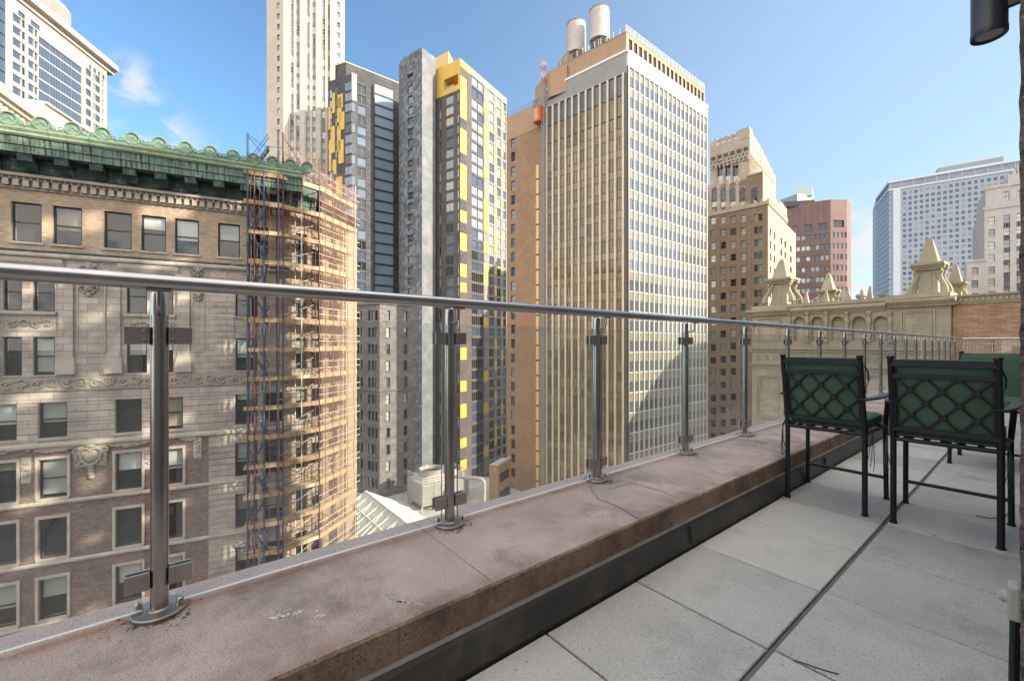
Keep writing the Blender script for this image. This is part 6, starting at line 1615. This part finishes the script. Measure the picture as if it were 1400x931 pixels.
def make_chair():
    t = thing('patio_chair', '', 'chair', (0, 0, 0)); W = .232
    lean = lambda z: 0 if z < .56 else -.115*((z-.56)/.53)
    for s in (-1, 1):
        b = MB(); b.tube([(s*W, 0, 0), (s*W, 0, .012)], .021, CHB, 12); b.tube([(s*W, 0, .012), (s*W, 0, .54), (s*W, -.006, .60), (s*W*.99, lean(.80), .80), (s*W*.98, lean(1.085), 1.085)], .0165, CHB, 12)
        b.lathe((s*W*.98, lean(1.085), 1.083), [(.0175, 0), (.021, .004), (.021, .010), (.015, .016)], CHB, 12); b.build('rear_leg', t, smooth=True)
        b = MB(); b.tube([(s*(W+.022), .535, 0), (s*(W+.022), .535, .012)], .020, CHB, 12); b.tube([(s*(W+.022), .535, .012), (s*(W+.018), .52, .54), (s*(W+.03), .51, .70), (s*(W+.035), .50, .792)], .0155, CHB, 12); b.build('front_leg', t, smooth=True)
        b = MB(); y0 = lean(.80)-.0; pts = [(s*(W+.006), y0-.02), (s*(W+.040), .12), (s*(W+.048), .36), (s*(W+.038), .53)]
        for (xa, ya), (xb, yb) in zip(pts, pts[1:]): b.hexa([(xa-.022, ya, .792), (xa+.022, ya, .792), (xb+.024, yb, .792), (xb-.024, yb, .792), (xa-.022, ya, .806), (xa+.022, ya, .806), (xb+.024, yb, .806), (xb-.024, yb, .806)], CHB)
        b.build('armrest', t, bevel=(.004, 2))
    b = MB()
    for a, c in (((-W, 0, .555), (W, 0, .555)), ((-W-.018, .52, .555), (W+.018, .52, .555)), ((-W, 0, .555), (-W-.018, .52, .555)), ((W, 0, .555), (W+.018, .52, .555))): b.tube([a, c], .014, CHB, 10)
    b.tube([(-W, 0, .585), (W, 0, .585)], .009, CHB, 8)
    for q in range(1, 6): x = -W+2*W*q/6; b.bar((x, .0, .568), (x, .52, .568), .03, .005, CHB)
    b.build('seat_frame', t, smooth=True)
    b = MB(); b.tube([(-W-.02, .53, .163), (W+.02, .53, .163)], .0125, CHB, 10); b.build('stretcher', t, smooth=True)
    # lattice back
    b = MB(); L = lambda x, z, dy=0: V((x, lean(z)-.002+dy, z))
    b.bar(L(-W, 1.055), L(W, 1.055), .022, .040, CHB); b.bar(L(-W, .975), L(W, .975), .020, .026, CHB); b.bar(L(-W, .628), L(W, .628), .020, .026, CHB)
    z0, z1, xw = .642, .962, W-.018
    for s in (-1, 1): b.bar(L(s*(W-.014), .628), L(s*(W-.014), .975), .018, .016, CHB)
    n = 3; cw = 2*xw/n; ch = (z1-z0)/2
    segs = []
    for i in range(-3, 7):
        for s in (1, -1):                               # diagonals clipped to the panel
            xa = -xw+i*cw; pts = []
            for q in range(41):
                z = z0+(z1-z0)*q/40; x = xa+s*(z-z0)/ch*cw*.98
                if -xw <= x <= xw: pts.append((x, z))
            if len(pts) > 2: b.bar(L(*pts[0], .004*s), L(*pts[-1], .004*s), .010, .011, CHB)
    for i in range(n+1):
        for zz, off in ((z0+ch*.5, .5), (z0+ch*1.5, .5), (z0+ch, 0), (z1, 0)):
            x = -xw+(i+off)*cw
            if x < xw-.02 and x > -xw+.02:
                for s in (-1, 1): b.bar(L(x-.016, zz-.010*s, -.006), L(x+.016, zz+.010*s, -.006), .018, .016, CHB)
    b.build('lattice_back', t)
    b = MB(); cushion(b, -.235, .235, .03, .53, .572, .655, CUSH, .034); sc_ = b.build('seat_cushion', t, smooth=True)
    b = MB()
    for z in (.588, .640): b.tube([(-.214, .045, z), (.214, .045, z), (.231, .065, z), (.231, .50, z), (.21, .524, z), (-.21, .524, z), (-.231, .50, z), (-.231, .065, z), (-.214, .045, z)], .0055, PIPING, 6)
    b.build('piping', sc_, smooth=True)
    b = MB(); cushion(b, -.218, .226, .0, .085, .60, 1.078, CUSH, .034, axis=1); xf(b, lambda p: V((p.x, p.y+lean(p.z)+.019, p.z))); bc = b.build('back_cushion', t, smooth=True)
    b = MB()
    for dy in (.014, .072): b.tube([V((x, dy+lean(z)+.019, z)) for x, z in ((-.20, .607), (.207, .607), (.222, .63), (.222, 1.05), (.20, 1.071), (-.19, 1.071), (-.213, 1.05), (-.213, .63), (-.20, .607))], .0055, PIPING, 6)
    b.build('piping', bc, smooth=True)
    for s, q in ((-1, 0), (1, 1)):
        b = MB()
        for k in range(3):
            x = s*(W+.012); pts = [V((x, .012, .60)), V((x+s*.022, .004+.012*k, .60-.04)), V((x+s*(.020+.006*k), .01*k, .50)), V((x+s*(.012+.012*k), -.01+.012*k, .43-.035*k)), V((x+s*.014*k, .014*k, .37-.03*k))]
            for a, c in zip(pts, pts[1:]): b.bar(a, c, .010, .003, STRAP)
        b.build('cushion_tie', t); b = MB()
        if s > 0:
            zz = [1.03, .98, .92, .86, .80, .74]; b2 = [V((.235+.018*math.sin(i*1.1), lean(z)+.075+.01*i % .03, z)) for i, z in enumerate(zz)]
            for a, c in zip(b2, b2[1:]): b.bar(a, c, .010, .003, STRAP)
        b.build('cushion_tie', t)
    return t
def dup(root):
    r = root.copy(); S.collection.objects.link(r); ORG[r.name] = V((0, 0, 0))
    for ch in list(root.children):
        c = ch.copy(); S.collection.objects.link(c); c.parent = r
        for g in list(ch.children): d = g.copy(); S.collection.objects.link(d); d.parent = c
    return r
chair = make_chair(); spots = [(-.999, 3.685, .01, 'black lattice back chair with green cushions beside the parapet, seen from behind'), (-.390, 3.70, 0, 'black lattice back chair with green cushions close to the granite wall, seen from behind'), (-.335, 6.52, math.pi, 'farther green cushioned chair turned round to face the other two, mostly hidden')]
for i, (x, y, a, lab) in enumerate(spots):
    o = chair if i == 0 else dup(chair)
    o.location = (x, y, .0); o.rotation_euler = (0, 0, a); o['label'] = lab; o['group'] = 'green cushioned chairs on the terrace'

# ------------------------------------------------------------------ wall lamp, outlet, small litter
LAMPM = mat('dark_lamp_metal', (.035, .037, .045), .4, metal=.3, var=.1)
WL = thing('wall_lamp', 'dark cylindrical downlight on the granite wall, top right corner', 'wall lamp', (-.165, 3.0, 2.62))
c = V((-.165, 3.0, 2.615))
b = MB(); b.lathe(c, [(.047, .012), (.060, .0), (.062, .004), (.062, .028), (.0605, .030), (.0605, .40), (.055, .405)], LAMPM, 32); b.build('housing', WL, smooth=True)
b = MB(); b.lathe(c, [(.046, .010), (.046, .014)], glassy('lamp_lens', (.42, .40, .36), .1), 28); b.build('lens', WL)
b = MB(); b.box((-.11, 2.985, 2.72), (-.055, 3.015, 2.76), LAMPM); b.build('arm', WL)
b = MB(); b.box((-.056, 2.94, 2.69), (-.0125, 3.06, 2.90), LAMPM); b.build('back_plate', WL, bevel=(.004, 2))
OUT = thing('outlet_box', 'pale weatherproof outlet box low on the granite pier', 'outlet', (-.03, 1.05, .73))
GREYPL = mat('pale_plastic', (.36, .345, .31), .5, var=.1)
b = MB(); y0 = 1.03; b.box((-.038, y0, .735), (-.0225, y0+.035, .79), GREYPL); b.build('box', OUT, bevel=(.004, 2))
b = MB(); b.lathe((-.038, y0+.02, .765), [(.010, 0), (.010, .006), (.007, .009)], GREYPL, 14, (-1, 0, 0)); b.build('cover', OUT, smooth=True)
b = MB(); b.tube([(-.030, y0+.02, .735), (-.032, y0+.01, .55), (-.04, y0-.04, .3), (-.04, y0-.05, .0)], .006, CHB, 8); b.build('cable', OUT, smooth=True)
LEAFG = mat('green_leaf', (.16, .20, .04), .7, var=.3, vs=30); LEAFB = mat('dry_leaf', (.20, .085, .03), .8, var=.3, vs=30)
def leaf(px, py, s, m, ang, lab, z=.004):
    c = ground_pt(px, py, z); b = MB(); n = 6
    ca, sa_ = math.cos(ang), math.sin(ang); T_ = lambda x, y, zz: c+V((x*ca-y*sa_, x*sa_+y*ca, zz))
    up = [T_(s*(2*k/n-1), s*.42*math.sin(math.pi*k/n)**.8, .002+.006*(k/n)) for k in range(n+1)]; dn = [T_(s*(2*k/n-1), -s*.42*math.sin(math.pi*k/n)**.8, .006+.006*(k/n)) for k in range(n+1)]; md = [T_(s*(2*k/n-1), 0, .001+.005*(k/n)) for k in range(n+1)]
    for k in range(n): b.poly([md[k], md[k+1], up[k+1], up[k]], m); b.poly([dn[k], dn[k+1], md[k+1], md[k]], m)
    b.tube([md[0], T_(-s*1.5, .002, .003)], .0008, m, 4)
    o = b.build('leaf', None, org=c); tag(o, lab, 'leaf', 'fallen leaves along the gutter')
leaf(1032, 694, .028, LEAFG, .5, 'small green leaf in the gutter near the left chair'); leaf(942, 744, .022, LEAFG, 1.2, 'yellow green leaf at the paver edge, by the dark flashing'); leaf(953, 739, .016, LEAFB, 2.2, 'small brown leaf lying by the yellow green one'); leaf(748, 853, .015, LEAFB, .9, 'dry brown leaf at the corner of two pavers by the gutter'); leaf(703, 880, .022, LEAFB, 2.6, 'dry brown leaf in the gutter at the bottom of the picture')
leaf(1278, 733, .010, LEAFB, .2, 'tiny brown leaf on the paver behind the right chair')
TWIG = mat('dark_twig', (.05, .055, .04), .9, var=.2)
b = MB(); b.tube([ground_pt(x, y, .004) for x, y in ((1085, 902), (1105, 908), (1125, 915), (1147, 921))], .0022, TWIG, 5); o = b.build('twig', None, org=ground_pt(1115, 912, 0)); tag(o, 'thin dark green twig lying on the nearest pavers', 'twig')
b = MB(); b.tube([ground_pt(x, y, .004) for x, y in ((1334, 704), (1352, 708), (1370, 707), (1378, 702))], .003, TWIG, 5); o = b.build('twig', None, org=ground_pt(1355, 706, 0)); tag(o, 'curved dark twig on the pavers under the right chair', 'twig')
